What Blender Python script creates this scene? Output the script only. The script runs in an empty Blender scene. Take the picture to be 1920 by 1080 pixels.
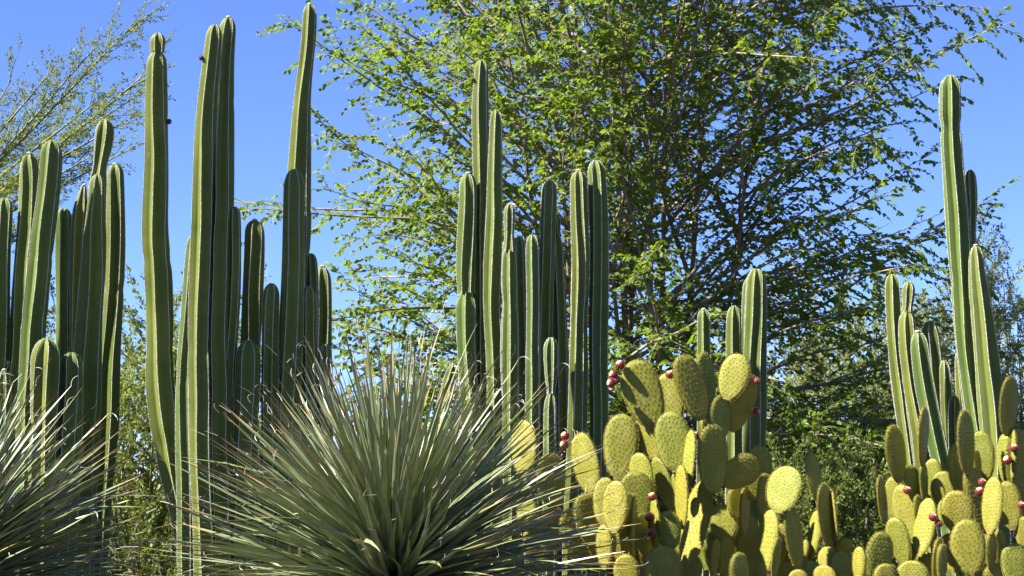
import bpy, math, random
import numpy as np
from mathutils import Matrix, Vector, Quaternion

scene = bpy.context.scene
R = math.radians
RNG = np.random.default_rng(7)

# ------------------------------------------------------------------ camera, sky, sun, exposure
FPX = 1920 * 70.0 / 36.0                 # focal length in photo pixels
EYE = np.array([0.0, 0.0, 1.60])
PITCH = math.atan((900 - 540) / FPX)     # horizon lies low in the picture: camera tilted up a little
cam_data = bpy.data.cameras.new('camera')
cam_data.lens = 70.0
cam_data.sensor_width = 36.0
cam_data.clip_end = 5000.0
camera = bpy.data.objects.new('camera', cam_data)
camera.location = EYE
camera.rotation_euler = (math.pi / 2 + PITCH, 0, 0)
scene.collection.objects.link(camera)
scene.camera = camera

SUN_AZ = 74.0      # degrees to the left of the direction from the plants to the camera
SUN_EL = 46.0
sun_dir = Vector((-math.sin(R(SUN_AZ)) * math.cos(R(SUN_EL)), -math.cos(R(SUN_AZ)) * math.cos(R(SUN_EL)), math.sin(R(SUN_EL))))
world = bpy.data.worlds.new('World')
scene.world = world
world.use_nodes = True
wn = world.node_tree
wn.nodes.clear()
w_out = wn.nodes.new('ShaderNodeOutputWorld')
w_bg = wn.nodes.new('ShaderNodeBackground')
w_sky = wn.nodes.new('ShaderNodeTexSky')
w_sky.sky_type = 'NISHITA'
w_sky.sun_disc = False
w_sky.sun_elevation = R(SUN_EL)
w_sky.sun_rotation = math.atan2(sun_dir.x, sun_dir.y)
w_sky.altitude = 4000
w_sky.air_density = 1.0
w_sky.dust_density = 0.0
w_sky.ozone_density = 8.0
w_bg.inputs["Strength"].default_value = 0.058
w_tint = wn.nodes.new('ShaderNodeMix'); w_tint.data_type = 'RGBA'; w_tint.blend_type = 'MULTIPLY'   # white balance of the sky
w_tint.inputs[0].default_value = 1.0
w_tint.inputs[7].default_value = (1.06, 0.98, 1.18, 1)
wn.links.new(w_sky.outputs[0], w_tint.inputs[6])
wn.links.new(w_tint.outputs[2], w_bg.inputs[0])
wn.links.new(w_bg.outputs[0], w_out.inputs[0])

sun_data = bpy.data.lights.new('sun', 'SUN')
sun_data.energy = 5.0
sun_data.angle = R(0.5)
sun_data.color = (1.0, 0.955, 0.87)
sun = bpy.data.objects.new('sun', sun_data)
sun.rotation_euler = sun_dir.to_track_quat('Z', 'Y').to_euler()
sun.location = (-20, -20, 30)
scene.collection.objects.link(sun)

scene.view_settings.view_transform = 'Standard'
scene.view_settings.look = 'None'
scene.view_settings.exposure = 1.88
scene.view_settings.gamma = 1.0
scene.view_settings.use_curve_mapping = False
scene.render.engine = 'CYCLES'
scene.cycles.max_bounces = 6
scene.cycles.diffuse_bounces = 3
scene.cycles.transparent_max_bounces = 4

# ------------------------------------------------------------------ helpers
COL = scene.collection
_f = np.array([0, math.cos(PITCH), math.sin(PITCH)])
_u = np.array([0, -math.sin(PITCH), math.cos(PITCH)])
_r = np.array([1.0, 0, 0])


def at(px, py, depth):
    """Point in the place that the photograph shows at (px, py), `depth` metres ahead of the camera."""
    d = _f + (px - 960) / FPX * _r + (540 - py) / FPX * _u
    return EYE + d * (depth / d[1])


def nrm(v):
    v = np.asarray(v, float)
    return v / (np.linalg.norm(v, axis=-1, keepdims=True) + 1e-12)


def make_mesh(name, verts, faces, mat=None, smooth=True, uv=None, rnd=None):
    """faces: (n,3) or (n,4) int array, or a list of such arrays. uv: per-vertex (n,2). rnd: per-vertex float."""
    me = bpy.data.meshes.new(name)
    verts = np.ascontiguousarray(verts, dtype=np.float32)
    if not isinstance(faces, (list, tuple)):
        faces = [faces]
    faces = [np.asarray(f, dtype=np.int32) for f in faces if len(f)]
    loops = np.concatenate([f.ravel() for f in faces])
    tot = np.concatenate([np.full(len(f), f.shape[1], np.int32) for f in faces])
    start = np.concatenate([[0], np.cumsum(tot)[:-1]]).astype(np.int32)
    me.vertices.add(len(verts)); me.vertices.foreach_set('co', verts.ravel())
    me.loops.add(len(loops)); me.loops.foreach_set('vertex_index', loops)
    me.polygons.add(len(tot)); me.polygons.foreach_set('loop_start', start)
    try:
        me.polygons.foreach_set('loop_total', tot)
    except Exception:
        pass
    me.polygons.foreach_set('use_smooth', np.full(len(tot), smooth))
    if uv is not None:
        l = me.uv_layers.new(name='UVMap')
        l.data.foreach_set('uv', np.ascontiguousarray(np.asarray(uv, np.float32)[loops]).ravel())
    if rnd is not None:
        a = me.attributes.new('rnd', 'FLOAT', 'POINT')
        a.data.foreach_set('value', np.asarray(rnd, np.float32))
    me.update(calc_edges=True)
    me.validate()
    if mat is not None:
        me.materials.append(mat)
    return me


def link(name, me, parent=None, loc=None, kind=None):
    o = bpy.data.objects.new(name, me)
    COL.objects.link(o)
    if parent is not None:
        o.parent = parent
    if loc is not None:
        o.location = loc
    if kind:
        o['kind'] = kind
    return o


def thing(name, label, cat, loc=(0, 0, 0), group=None):
    o = bpy.data.objects.new(name, None)
    COL.objects.link(o)
    o.location = loc
    o.empty_display_size = 0.2
    o['label'] = label
    o['category'] = cat
    if group:
        o['group'] = group
    return o


def tubes(polys, sides=5):
    """polys: list of (points (n,3), radii (n,)). Returns verts, quads, uv(v=distance along)."""
    V, F, n0 = [], [], 0
    ang = np.arange(sides) * 2 * math.pi / sides
    for P, rad in polys:
        P = np.asarray(P, float); n = len(P)
        T = nrm(np.gradient(P, axis=0))
        ref = np.where(np.abs(T[:, 2:3]) > 0.9, np.array([[1.0, 0, 0]]), np.array([[0, 0, 1.0]]))
        A = nrm(np.cross(T, ref)); B = np.cross(T, A)
        ring = P[:, None] + (A[:, None] * np.cos(ang)[None, :, None] + B[:, None] * np.sin(ang)[None, :, None]) * np.asarray(rad)[:, None, None]
        V.append(ring.reshape(-1, 3))
        i = np.arange(n - 1)[:, None] * sides; j = np.arange(sides)[None]; k = (j + 1) % sides
        F.append(np.stack([i + j, i + k, i + sides + k, i + sides + j], -1).reshape(-1, 4) + n0)
        n0 += n * sides
    return np.concatenate(V), np.concatenate(F)


def scatter(proto_v, proto_f, pos, ax, up, scale):
    """Copies of a small shape: local x along ax, local z along up. scale: (n,) or (n,3)."""
    pos = np.asarray(pos); ax = nrm(ax); up = np.asarray(up, float)
    Y = nrm(np.cross(up, ax)); Z = np.cross(ax, Y)
    scale = np.asarray(scale, float)
    if scale.ndim == 1:
        scale = np.repeat(scale[:, None], 3, 1)
    pv = proto_v[None] * scale[:, None]
    v = pos[:, None] + pv[..., 0:1] * ax[:, None] + pv[..., 1:2] * Y[:, None] + pv[..., 2:3] * Z[:, None]
    n, m = len(pos), len(proto_v)
    f = proto_f[None] + (np.arange(n) * m)[:, None, None]
    return v.reshape(-1, 3), f.reshape(-1, proto_f.shape[1])


def gsmooth(a, sigma):
    if sigma <= 0.3:
        return a
    k = min(int(3 * sigma) + 1, len(a) - 1)
    w = np.exp(-0.5 * (np.arange(-k, k + 1) / sigma) ** 2); w /= w.sum()
    a = np.asarray(a, float)
    one = a.ndim == 1
    if one:
        a = a[:, None]
    p = np.concatenate([2 * a[:1] - a[1:k + 1][::-1], a, 2 * a[-1:] - a[-k - 1:-1][::-1]])
    out = np.stack([np.convolve(p[:, c], w, 'valid') for c in range(a.shape[1])], 1)
    return out[:, 0] if one else out


def noise1(rng, n, step):
    """Smooth 1-D noise, n samples, `step` samples per bump, about -1..1."""
    m = int(n / step) + 4
    k = rng.uniform(-1, 1, m)
    return gsmooth(np.interp(np.arange(n) / step, np.arange(m), k), step * 0.35)

# ------------------------------------------------------------------ materials
def new_mat(name):
    m = bpy.data.materials.new(name)
    m.use_nodes = True
    nt = m.node_tree
    b = nt.nodes['Principled BSDF']
    return m, nt, b


def N(nt, typ, **kw):
    n = nt.nodes.new(typ)
    for k, v in kw.items():
        if k in n.inputs.keys() if hasattr(n.inputs, 'keys') else False:
            n.inputs[k].default_value = v
        else:
            setattr(n, k, v)
    return n


def noise(nt, vec, scale, detail=3, rough=0.55):
    n = nt.nodes.new('ShaderNodeTexNoise')
    n.inputs['Scale'].default_value = scale
    n.inputs['Detail'].default_value = detail
    n.inputs['Roughness'].default_value = rough
    if vec is not None:
        nt.links.new(vec, n.inputs['Vector'])
    return n.outputs['Fac']


def ramp(nt, fac, stops):
    n = nt.nodes.new('ShaderNodeValToRGB')
    el = n.color_ramp.elements
    while len(el) < len(stops):
        el.new(0.5)
    for e, (p, c) in zip(el, stops):
        e.position = p
        e.color = (*c, 1) if len(c) == 3 else c
    nt.links.new(fac, n.inputs[0])
    return n.outputs[0]


def mix(nt, fac, a, b):
    n = nt.nodes.new('ShaderNodeMix')
    n.data_type = 'RGBA'
    for s, v in ((0, fac), (6, a), (7, b)):
        if isinstance(v, (int, float)):
            n.inputs[s].default_value = v
        elif isinstance(v, tuple):
            n.inputs[s].default_value = (*v, 1)
        else:
            nt.links.new(v, n.inputs[s])
    return n.outputs[2]


def maprange(nt, v, a, b, c=0.0, d=1.0):
    n = nt.nodes.new('ShaderNodeMapRange')
    n.inputs[1].default_value = a; n.inputs[2].default_value = b
    n.inputs[3].default_value = c; n.inputs[4].default_value = d
    nt.links.new(v, n.inputs[0])
    return n.outputs[0]


def coords(nt, scale=(1, 1, 1)):
    t = nt.nodes.new('ShaderNodeTexCoord')
    m = nt.nodes.new('ShaderNodeMapping')
    m.inputs['Scale'].default_value = scale
    nt.links.new(t.outputs['Object'], m.inputs[0])
    return m.outputs[0]


def bump(nt, b, height, strength, dist):
    n = nt.nodes.new('ShaderNodeBump')
    n.inputs['Strength'].default_value = strength
    n.inputs['Distance'].default_value = dist
    nt.links.new(height, n.inputs['Height'])
    nt.links.new(n.outputs[0], b.inputs['Normal'])


def mat_column():
    m, nt, b = new_mat('column_cactus_skin')
    oi = nt.nodes.new('ShaderNodeObjectInfo')
    c1 = coords(nt)
    st = coords(nt, (14, 14, 1.6))
    base = ramp(nt, noise(nt, c1, 3.0, 4), [(0.25, (0.074, 0.106, 0.018)), (0.55, (0.116, 0.145, 0.028)), (0.8, (0.154, 0.178, 0.040))])
    tint = ramp(nt, oi.outputs['Random'], [(0.0, (0.74, 0.92, 1.05)), (0.35, (0.93, 1.0, 1.0)), (1.0, (1.18, 1.06, 0.85))])
    mu = nt.nodes.new('ShaderNodeMix'); mu.data_type = 'RGBA'; mu.blend_type = 'MULTIPLY'
    mu.inputs[0].default_value = 1.0
    nt.links.new(base, mu.inputs[6]); nt.links.new(tint, mu.inputs[7])
    # waxy bloom in soft upright streaks
    bloom = maprange(nt, noise(nt, st, 1.0, 5, 0.6), 0.42, 0.8, 0.0, 0.40)
    col = mix(nt, bloom, mu.outputs[2], (0.1443, 0.1599, 0.0585))
    # faint growth bands across the stem
    band = maprange(nt, noise(nt, coords(nt, (0.7, 0.7, 9)), 1.3, 4, 0.6), 0.5, 0.78, 0.0, 0.35)
    col = mix(nt, band, col, (0.0686, 0.0936, 0.0187))
    # fine speckle and corky tan scars
    sp = maprange(nt, noise(nt, c1, 260, 2), 0.60, 0.72, 0.0, 0.35)
    col = mix(nt, sp, col, (0.1560, 0.1677, 0.0585))
    sc = nt.nodes.new('ShaderNodeMath'); sc.operation = 'MULTIPLY'
    a1 = maprange(nt, noise(nt, coords(nt, (1, 1, 0.45)), 24, 4, 0.7), 0.62, 0.67)
    a2 = maprange(nt, noise(nt, c1, 3.3, 2), 0.54, 0.64)
    nt.links.new(a1, sc.inputs[0]); nt.links.new(a2, sc.inputs[1])
    col = mix(nt, sc.outputs[0], col, (0.2574, 0.1950, 0.1170))
    nt.links.new(col, b.inputs['Base Color'])
    b.inputs['Roughness'].default_value = 0.55
    b.inputs['Specular IOR Level'].default_value = 0.12
    bump(nt, b, noise(nt, c1, 120, 4, 0.65), 0.22, 0.004)
    return m


def mat_plain(name, ca, cb, scale=30, rough=0.8, spec=0.2, trans=0.0, attr=False):
    m, nt, b = new_mat(name)
    if attr:
        a = nt.nodes.new('ShaderNodeAttribute'); a.attribute_name = 'rnd'
        col = ramp(nt, a.outputs['Fac'], [(0, ca), (1, cb)])
    else:
        col = ramp(nt, noise(nt, coords(nt), scale, 4), [(0.3, ca), (0.7, cb)])
    nt.links.new(col, b.inputs['Base Color'])
    b.inputs['Roughness'].default_value = rough
    b.inputs['Specular IOR Level'].default_value = spec
    return m


def mat_leaf(name, stops, rough=0.4, spec=0.5, trans=0.3, tcol=(0.2, 0.35, 0.03)):
    """Two-sided leaf: gloss plus light coming through the blade; colour varies by leaf."""
    m, nt, b = new_mat(name)
    a = nt.nodes.new('ShaderNodeAttribute'); a.attribute_name = 'rnd'
    col = ramp(nt, a.outputs['Fac'], stops)
    nt.links.new(col, b.inputs['Base Color'])
    b.inputs['Roughness'].default_value = rough
    b.inputs['Specular IOR Level'].default_value = spec
    t = nt.nodes.new('ShaderNodeBsdfTranslucent')
    nt.links.new(mix(nt, 0.55, col, tcol), t.inputs[0])
    s = nt.nodes.new('ShaderNodeMixShader'); s.inputs[0].default_value = trans
    nt.links.new(b.outputs[0], s.inputs[1]); nt.links.new(t.outputs[0], s.inputs[2])
    nt.links.new(s.outputs[0], nt.nodes['Material Output'].inputs[0])
    return m


def mat_pad():
    m, nt, b = new_mat('prickly_pear_skin')
    oi = nt.nodes.new('ShaderNodeObjectInfo')
    t = nt.nodes.new('ShaderNodeTexCoord')
    c1 = coords(nt)
    base = ramp(nt, noise(nt, c1, 2.2, 4), [(0.25, (0.170, 0.178, 0.020)), (0.55, (0.232, 0.228, 0.028)), (0.8, (0.290, 0.272, 0.038))])
    tint = ramp(nt, oi.outputs['Random'], [(0.0, (0.72, 0.92, 1.0)), (0.35, (0.95, 1.0, 1.0)), (0.7, (1.0, 0.98, 0.95)), (1.0, (1.12, 1.0, 0.85))])
    mu = nt.nodes.new('ShaderNodeMix'); mu.data_type = 'RGBA'; mu.blend_type = 'MULTIPLY'
    mu.inputs[0].default_value = 1.0
    nt.links.new(base, mu.inputs[6]); nt.links.new(tint, mu.inputs[7])
    fine = maprange(nt, noise(nt, c1, 28, 4, 0.7), 0.35, 0.75, 0.0, 0.5)
    col = mix(nt, fine, mu.outputs[2], (0.2028, 0.1599, 0.0203))
    # corky brown at the joint where a pad grows from the one below
    sep = nt.nodes.new('ShaderNodeSeparateXYZ'); nt.links.new(t.outputs['Generated'], sep.inputs[0])
    jm = nt.nodes.new('ShaderNodeMath'); jm.operation = 'MULTIPLY'
    nt.links.new(maprange(nt, sep.outputs['Z'], 0.14, 0.0), jm.inputs[0])
    nt.links.new(maprange(nt, noise(nt, c1, 14, 4, 0.7), 0.38, 0.62), jm.inputs[1])
    col = mix(nt, jm.outputs[0], col, (0.1716, 0.0975, 0.0429))
    # scabs, sun-bleached and rubbed patches, different on every pad
    rv = nt.nodes.new('ShaderNodeVectorMath'); rv.operation = 'ADD'
    nt.links.new(t.outputs['Object'], rv.inputs[0])
    cr = nt.nodes.new('ShaderNodeMath'); cr.operation = 'MULTIPLY'; cr.inputs[1].default_value = 37.0
    nt.links.new(oi.outputs['Random'], cr.inputs[0]); nt.links.new(cr.outputs[0], rv.inputs[1])
    col = mix(nt, maprange(nt, noise(nt, rv.outputs[0], 2.6, 3, 0.6), 0.52, 0.72, 0.0, 0.55), col, (0.30, 0.275, 0.085))
    col = mix(nt, maprange(nt, noise(nt, rv.outputs[0], 11, 4, 0.65), 0.68, 0.72, 0.0, 0.8), col, (0.17, 0.11, 0.05))
    nt.links.new(col, b.inputs['Base Color'])
    b.inputs['Roughness'].default_value = 0.6
    b.inputs['Specular IOR Level'].default_value = 0.25
    bump(nt, b, noise(nt, c1, 45, 4, 0.7), 0.2, 0.01)
    return m


def mat_yucca():
    m, nt, b = new_mat('yucca_leaf')
    oi = nt.nodes.new('ShaderNodeObjectInfo')
    uv = nt.nodes.new('ShaderNodeTexCoord')
    sep = nt.nodes.new('ShaderNodeSeparateXYZ'); nt.links.new(uv.outputs['UV'], sep.inputs[0])
    at_ = nt.nodes.new('ShaderNodeAttribute'); at_.attribute_name = 'rnd'
    ad = nt.nodes.new('ShaderNodeMath'); ad.operation = 'ADD'
    nt.links.new(oi.outputs['Random'], ad.inputs[0]); nt.links.new(at_.outputs['Fac'], ad.inputs[1])
    fr = nt.nodes.new('ShaderNodeMath'); fr.operation = 'FRACT'; nt.links.new(ad.outputs[0], fr.inputs[0])
    body = ramp(nt, fr.outputs[0], [(0.0, (0.085, 0.130, 0.048)), (0.4, (0.155, 0.205, 0.098)), (0.72, (0.260, 0.300, 0.185)), (0.86, (0.150, 0.200, 0.040)), (0.94, (0.165, 0.185, 0.055)), (0.98, (0.265, 0.20, 0.10))])
    lines = maprange(nt, noise(nt, coords(nt, (2, 240, 240)), 1.0, 2), 0.35, 0.7, 0.0, 0.22)
    body = mix(nt, lines, body, (0.2340, 0.2496, 0.1326))
    edge = maprange(nt, sep.outputs['X'], 0.72, 0.98)      # u = 0 midrib .. 1 margin
    body = mix(nt, edge, body, (0.2652, 0.2418, 0.1014))
    # dry tip: where it starts differs from leaf to leaf
    tip_n = nt.nodes.new('ShaderNodeMath'); tip_n.operation = 'MULTIPLY_ADD'
    nt.links.new(fr.outputs[0], tip_n.inputs[0]); tip_n.inputs[1].default_value = -0.16
    nt.links.new(sep.outputs['Y'], tip_n.inputs[2])
    body = mix(nt, maprange(nt, tip_n.outputs[0], 0.72, 0.82), body, (0.2808, 0.2106, 0.0663))
    body = mix(nt, maprange(nt, tip_n.outputs[0], 0.81, 0.90), body, (0.1638, 0.0741, 0.0273))
    body = mix(nt, maprange(nt, sep.outputs['Y'], 0.955, 0.99), body, (0.3900, 0.3510, 0.2808))
    nt.links.new(body, b.inputs['Base Color'])
    b.inputs['Roughness'].default_value = 0.33
    b.inputs['Specular IOR Level'].default_value = 0.6
    return m


MAT = {}
MAT['column'] = mat_column()
MAT['fringe'] = mat_plain('areole_felt', (0.3900, 0.3666, 0.2964), (0.5616, 0.5382, 0.4680), 60, 0.95, 0.05)
MAT['scar'] = mat_plain('corky_scar', (0.1872, 0.1170, 0.0624), (0.4056, 0.3120, 0.2106), 60, 0.9, 0.1)
MAT['burr'] = mat_plain('dried_fruit_husk', (0.0351, 0.0218, 0.0125), (0.1326, 0.0780, 0.0390), 80, 0.9, 0.1)
MAT['pad'] = mat_pad()
MAT['spine'] = mat_plain('golden_glochids', (0.1131, 0.0858, 0.0140), (0.3120, 0.2418, 0.0546), 8, 0.7, 0.2, attr=True)
MAT['fruit'] = mat_plain('ripe_fruit_skin', (0.12, 0.005, 0.010), (0.21, 0.012, 0.020), 40, 0.45, 0.35)
MAT['fruit_dot'] = mat_plain('fruit_glochids', (0.30, 0.15, 0.09), (0.50, 0.34, 0.22), 60, 0.9, 0.1)
MAT['fruit_top'] = mat_plain('fruit_scar', (0.3120, 0.2028, 0.0936), (0.4836, 0.4056, 0.2340), 70, 0.8, 0.1)
MAT['yucca'] = mat_yucca()
MAT['thatch'] = mat_plain('dry_thatch', (0.1248, 0.0858, 0.0468), (0.3120, 0.2496, 0.1560), 40, 0.9, 0.1)
MAT['elm_leaf'] = mat_leaf('elm_leaf', [(0.0, (0.060, 0.115, 0.006)), (0.5, (0.108, 0.172, 0.010)), (0.9, (0.160, 0.222, 0.016)), (1.0, (0.22, 0.21, 0.032))], 0.45, 0.3, 0.56, (0.28, 0.40, 0.02))
MAT['elm_bark'] = mat_plain('elm_bark', (0.14, 0.10, 0.075), (0.28, 0.215, 0.165), 14, 0.9, 0.1)
MAT['elm_twig'] = mat_plain('elm_twig', (0.1716, 0.1248, 0.0936), (0.3276, 0.2730, 0.2262), 9, 0.8, 0.2)
MAT['verde_leaf'] = mat_leaf('palo_verde_leaflet', [(0.0, (0.105, 0.145, 0.022)), (0.5, (0.170, 0.215, 0.040)), (1.0, (0.25, 0.275, 0.07))], 0.6, 0.25, 0.4, (0.26, 0.32, 0.04))
MAT['verde_bark'] = mat_plain('palo_verde_bark', (0.1326, 0.1560, 0.0468), (0.2340, 0.2418, 0.0936), 9, 0.7, 0.2)
MAT['shrub_leaf'] = mat_leaf('shrub_leaflet', [(0.0, (0.062, 0.092, 0.013)), (0.5, (0.108, 0.146, 0.025)), (1.0, (0.170, 0.195, 0.05))], 0.55, 0.3, 0.35, (0.2, 0.28, 0.03))
MAT['pale_leaf'] = mat_leaf('pale_leaflet', [(0.0, (0.16, 0.195, 0.06)), (0.5, (0.235, 0.27, 0.10)), (1.0, (0.32, 0.34, 0.15))], 0.7, 0.2, 0.42, (0.32, 0.37, 0.12))
MAT['shrub_bark'] = mat_plain('shrub_bark', (0.0624, 0.0507, 0.0273), (0.1482, 0.1209, 0.0780), 12, 0.9, 0.1)

# ------------------------------------------------------------------ ground
def build_ground():
    rng = np.random.default_rng(3)
    xs = np.concatenate([-np.geomspace(1500, 14, 16), np.linspace(-12, 12, 61), np.geomspace(14, 1500, 16)])
    ys = np.concatenate([-np.geomspace(300, 6, 8), np.linspace(-4, 36, 101), np.geomspace(38, 3000, 18)])
    X, Y = np.meshgrid(xs, ys)
    Z = 0.03 * np.sin(X * 0.9 + 1.3 * np.sin(Y * 0.5)) + 0.025 * np.sin(Y * 1.1 + X * 0.35) + rng.normal(0, 0.008, X.shape)
    Z *= np.clip(1 - np.hypot(X, Y - 12) / 60, 0, 1)
    Z -= 0.03
    v = np.stack([X, Y, Z], -1).reshape(-1, 3)
    nx, ny = len(xs), len(ys)
    i = (np.arange(ny - 1)[:, None] * nx + np.arange(nx - 1)[None]).ravel()
    f = np.stack([i, i + 1, i + nx + 1, i + nx], -1)
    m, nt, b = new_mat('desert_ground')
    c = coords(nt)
    col = ramp(nt, noise(nt, c, 1.4, 6, 0.65), [(0.3, (0.038, 0.029, 0.020)), (0.55, (0.060, 0.047, 0.033)), (0.75, (0.095, 0.075, 0.055))])  # soil colour lowered throughout, standing in for plant shade and cutting bounce
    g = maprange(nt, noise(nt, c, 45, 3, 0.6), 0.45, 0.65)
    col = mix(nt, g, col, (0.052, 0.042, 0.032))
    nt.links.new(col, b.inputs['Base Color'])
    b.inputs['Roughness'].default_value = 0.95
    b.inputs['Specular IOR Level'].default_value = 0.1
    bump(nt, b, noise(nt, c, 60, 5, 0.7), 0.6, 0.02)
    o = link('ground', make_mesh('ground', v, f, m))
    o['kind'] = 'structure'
    o['label'] = 'dry soil and leaf litter under the cactus garden, colour darkened for plant shade'


build_ground()

# ------------------------------------------------------------------ column cacti
def ribbed_stem(rng, P, rad, ribs, phase, dome_top=True):
    """P: centreline from tip down (n,3), rad: rib radius along it. Returns body arrays and the rib crest lines."""
    seg = np.linalg.norm(np.diff(P, axis=0), axis=1)
    s = np.concatenate([[0], np.cumsum(seg)])
    L = s[-1]
    r0 = np.interp(0.12, s, rad)
    h = rng.uniform(1.2, 1.75) * r0
    k = np.linspace(0, math.pi / 2, 9)
    ss = np.concatenate([h * (1 - np.cos(k)), np.arange(h + 0.02, L, 0.036), [L]])
    n = len(ss)
    C = np.stack([np.interp(ss, s, P[:, c]) for c in range(3)], 1)
    rr = np.interp(ss, s, rad)
    dome = np.where(ss < h, np.sqrt(np.clip(1 - (1 - ss / h) ** 2, 0, 1)) ** 0.9, 1.0)
    rr = rr * (1 + 0.06 * noise1(rng, n, 8)) * np.maximum(dome, 0.03)
    # growth checks: shallow pinches here and there
    for _ in range(int(rng.integers(1, 5))):
        z0 = rng.uniform(0.25, 2.6)
        rr = rr * (1 - rng.uniform(0.03, 0.10) * np.exp(-((ss - z0) / rng.uniform(0.02, 0.05)) ** 2))
    ph = phase + 0.22 * noise1(rng, n, 13) + 0.07 * noise1(rng, n, 5)
    T = nrm(np.gradient(C, axis=0)); T[:3] = T[4]
    A = nrm(np.array([[1.0, 0, 0]]) - T * T[:, :1]); B = np.cross(T, A)
    tt = np.array([0.0, 0.06, 0.5, 0.85, 1.0, 1.15, 1.5, 1.94])   # crest .. furrow .. next crest
    ridge_a = np.arange(ribs) * 2 * math.pi / ribs
    half = math.pi / ribs
    tip = np.clip(1 - ss / (2.2 * h), 0, 1)
    rv = 0.605 + 0.07 * tip
    pin = np.clip(rad.min() / 1e9, 0, 1)
    ringsA, ringsR = [], []
    rib_var = [1 + 0.08 * noise1(rng, n, 11) for _ in range(ribs)]
    verts = np.zeros((n, ribs * 8, 3))
    crests = []
    for i in range(ribs):
        for j, t in enumerate(tt):
            t1 = t if t <= 1 else 2 - t
            a_r = ridge_a[i] if t <= 1 else ridge_a[i] + 2 * half
            a_v = ridge_a[i] + half
            rc = rr * (rib_var[i] if t <= 1 else rib_var[(i + 1) % ribs])
            rvv = rr * rv
            x = np.cos(a_r + ph) * rc * (1 - t1) + np.cos(a_v + ph) * rvv * t1
            y = np.sin(a_r + ph) * rc * (1 - t1) + np.sin(a_v + ph) * rvv * t1
            bul = 1 + (0.055 + 0.05 * tip) * np.sin(math.pi * t1)
            x, y = x * bul, y * bul
            verts[:, i * 8 + j] = C + A * x[:, None] + B * y[:, None]
        ca = ridge_a[i] + ph
        out = A * np.cos(ca)[:, None] + B * np.sin(ca)[:, None]
        crests.append((verts[:, i * 8].copy(), out, T, ss))
    m = ribs * 8
    V = np.concatenate([verts.reshape(-1, 3), C[:1] - T[:1] * 0.002])
    i = np.arange(n - 1)[:, None] * m; j = np.arange(m)[None]; k2 = (j + 1) % m
    F = np.stack([i + j, i + k2, i + m + k2, i + m + j], -1).reshape(-1, 4)
    top = np.stack([np.full(m, n * m), np.arange(m), (np.arange(m) + 1) % m], -1)[:, ::-1]
    return V, [F[:, ::-1], top[:, ::-1]], crests


PYR = np.array([[-1, -0.52, -0.3], [1, -0.52, -0.3], [1, 0.52, -0.3], [-1, 0.52, -0.3], [0, 0, 0.62]], float)
PYRF = np.array([[0, 1, 4], [1, 2, 4], [2, 3, 4], [3, 0, 4]])
SPK = np.array([[0, -0.09, 0], [0, 0.09, 0], [0, 0, 1.0]], float)
SPKF = np.array([[0, 1, 2]])


def fringe(rng, crests, z_min=0.95):
    pos, ax, up = [], [], []
    for V, out, T, ss in crests:
        d = np.arange(0.004, ss[-1], 0.0115)
        d = d + rng.uniform(-0.0016, 0.0016, len(d))
        p = np.stack([np.interp(d, ss, V[:, c]) for c in range(3)], 1)
        o = nrm(np.stack([np.interp(d, ss, out[:, c]) for c in range(3)], 1))
        t = nrm(np.stack([np.interp(d, ss, T[:, c]) for c in range(3)], 1))
        # near the tip the crest bends over: use the crest's own direction
        g = nrm(np.gradient(p, axis=0))
        keep = p[:, 2] > z_min
        pos.append(p[keep]); ax.append(g[keep]); up.append(nrm(o - g * (o * g).sum(1, keepdims=True))[keep])
    pos, ax, up = map(np.concatenate, (pos, ax, up))
    n = len(pos)
    sz = rng.uniform(0.0048, 0.0072, n)
    sz3 = np.stack([sz * 1.05, sz * 0.72, sz * 0.72], 1)
    V1, F1 = scatter(PYR, PYRF, pos, ax, up, sz3)
    Vs, Fs = [V1], [F1]; n0 = len(V1)
    side = np.cross(up, ax)
    for q in range(2):
        k = rng.uniform(-0.9, 0.9, (n, 1)); l = rng.uniform(-0.7, 0.7, (n, 1))
        u2 = nrm(up + side * k + ax * l)
        V2, F2 = scatter(SPK, SPKF, pos, nrm(ax - u2 * (ax * u2).sum(1, keepdims=True)), u2, rng.uniform(0.006, 0.013, n))
        Vs.append(V2); Fs.append(F2 + n0); n0 += len(V2)
    return np.concatenate(Vs), np.concatenate(Fs)


def lump(rng, seg=9, rings=6, rough=0.25):
    """Uneven rounded lump of radius 1."""
    th = np.linspace(0.0, math.pi, rings + 2)[1:-1]
    a = np.arange(seg) * 2 * math.pi / seg
    v = [[0, 0, 1.0]]
    for t in th:
        for b in a:
            q = 1 + rng.uniform(-rough, rough)
            v.append([q * math.sin(t) * math.cos(b), q * math.sin(t) * math.sin(b), q * math.cos(t)])
    v.append([0, 0, -1.0])
    v = np.array(v); f4, f3 = [], []
    for j in range(seg):
        f3.append([0, 1 + j, 1 + (j + 1) % seg])
        f3.append([len(v) - 1, 1 + (rings - 1) * seg + (j + 1) % seg, 1 + (rings - 1) * seg + j])
        for i in range(rings - 1):
            f4.append([1 + i * seg + j, 1 + (i + 1) * seg + j, 1 + (i + 1) * seg + (j + 1) % seg, 1 + i * seg + (j + 1) % seg])
    return v, [np.array(f4), np.array(f3)]


def make_burr():
    rng = np.random.default_rng(5)
    v, f = lump(rng, 10, 7, 0.12)
    d = nrm(rng.normal(size=(140, 3)))
    sv, sf = scatter(SPK * np.array([1, 1.6, 1]), SPKF, d * 0.9, nrm(np.cross(d, rng.normal(size=(140, 3)))), d, rng.uniform(0.3, 0.6, 140))
    return make_mesh('dried_fruit', np.concatenate([v, sv]), f + [sf + len(v)], MAT['burr'])


BURR = make_burr()
_wv, _wf = lump(np.random.default_rng(8), 12, 6, 0.28)
WOOL = make_mesh('woolly_tip', _wv, _wf, MAT['fringe'])

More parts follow.
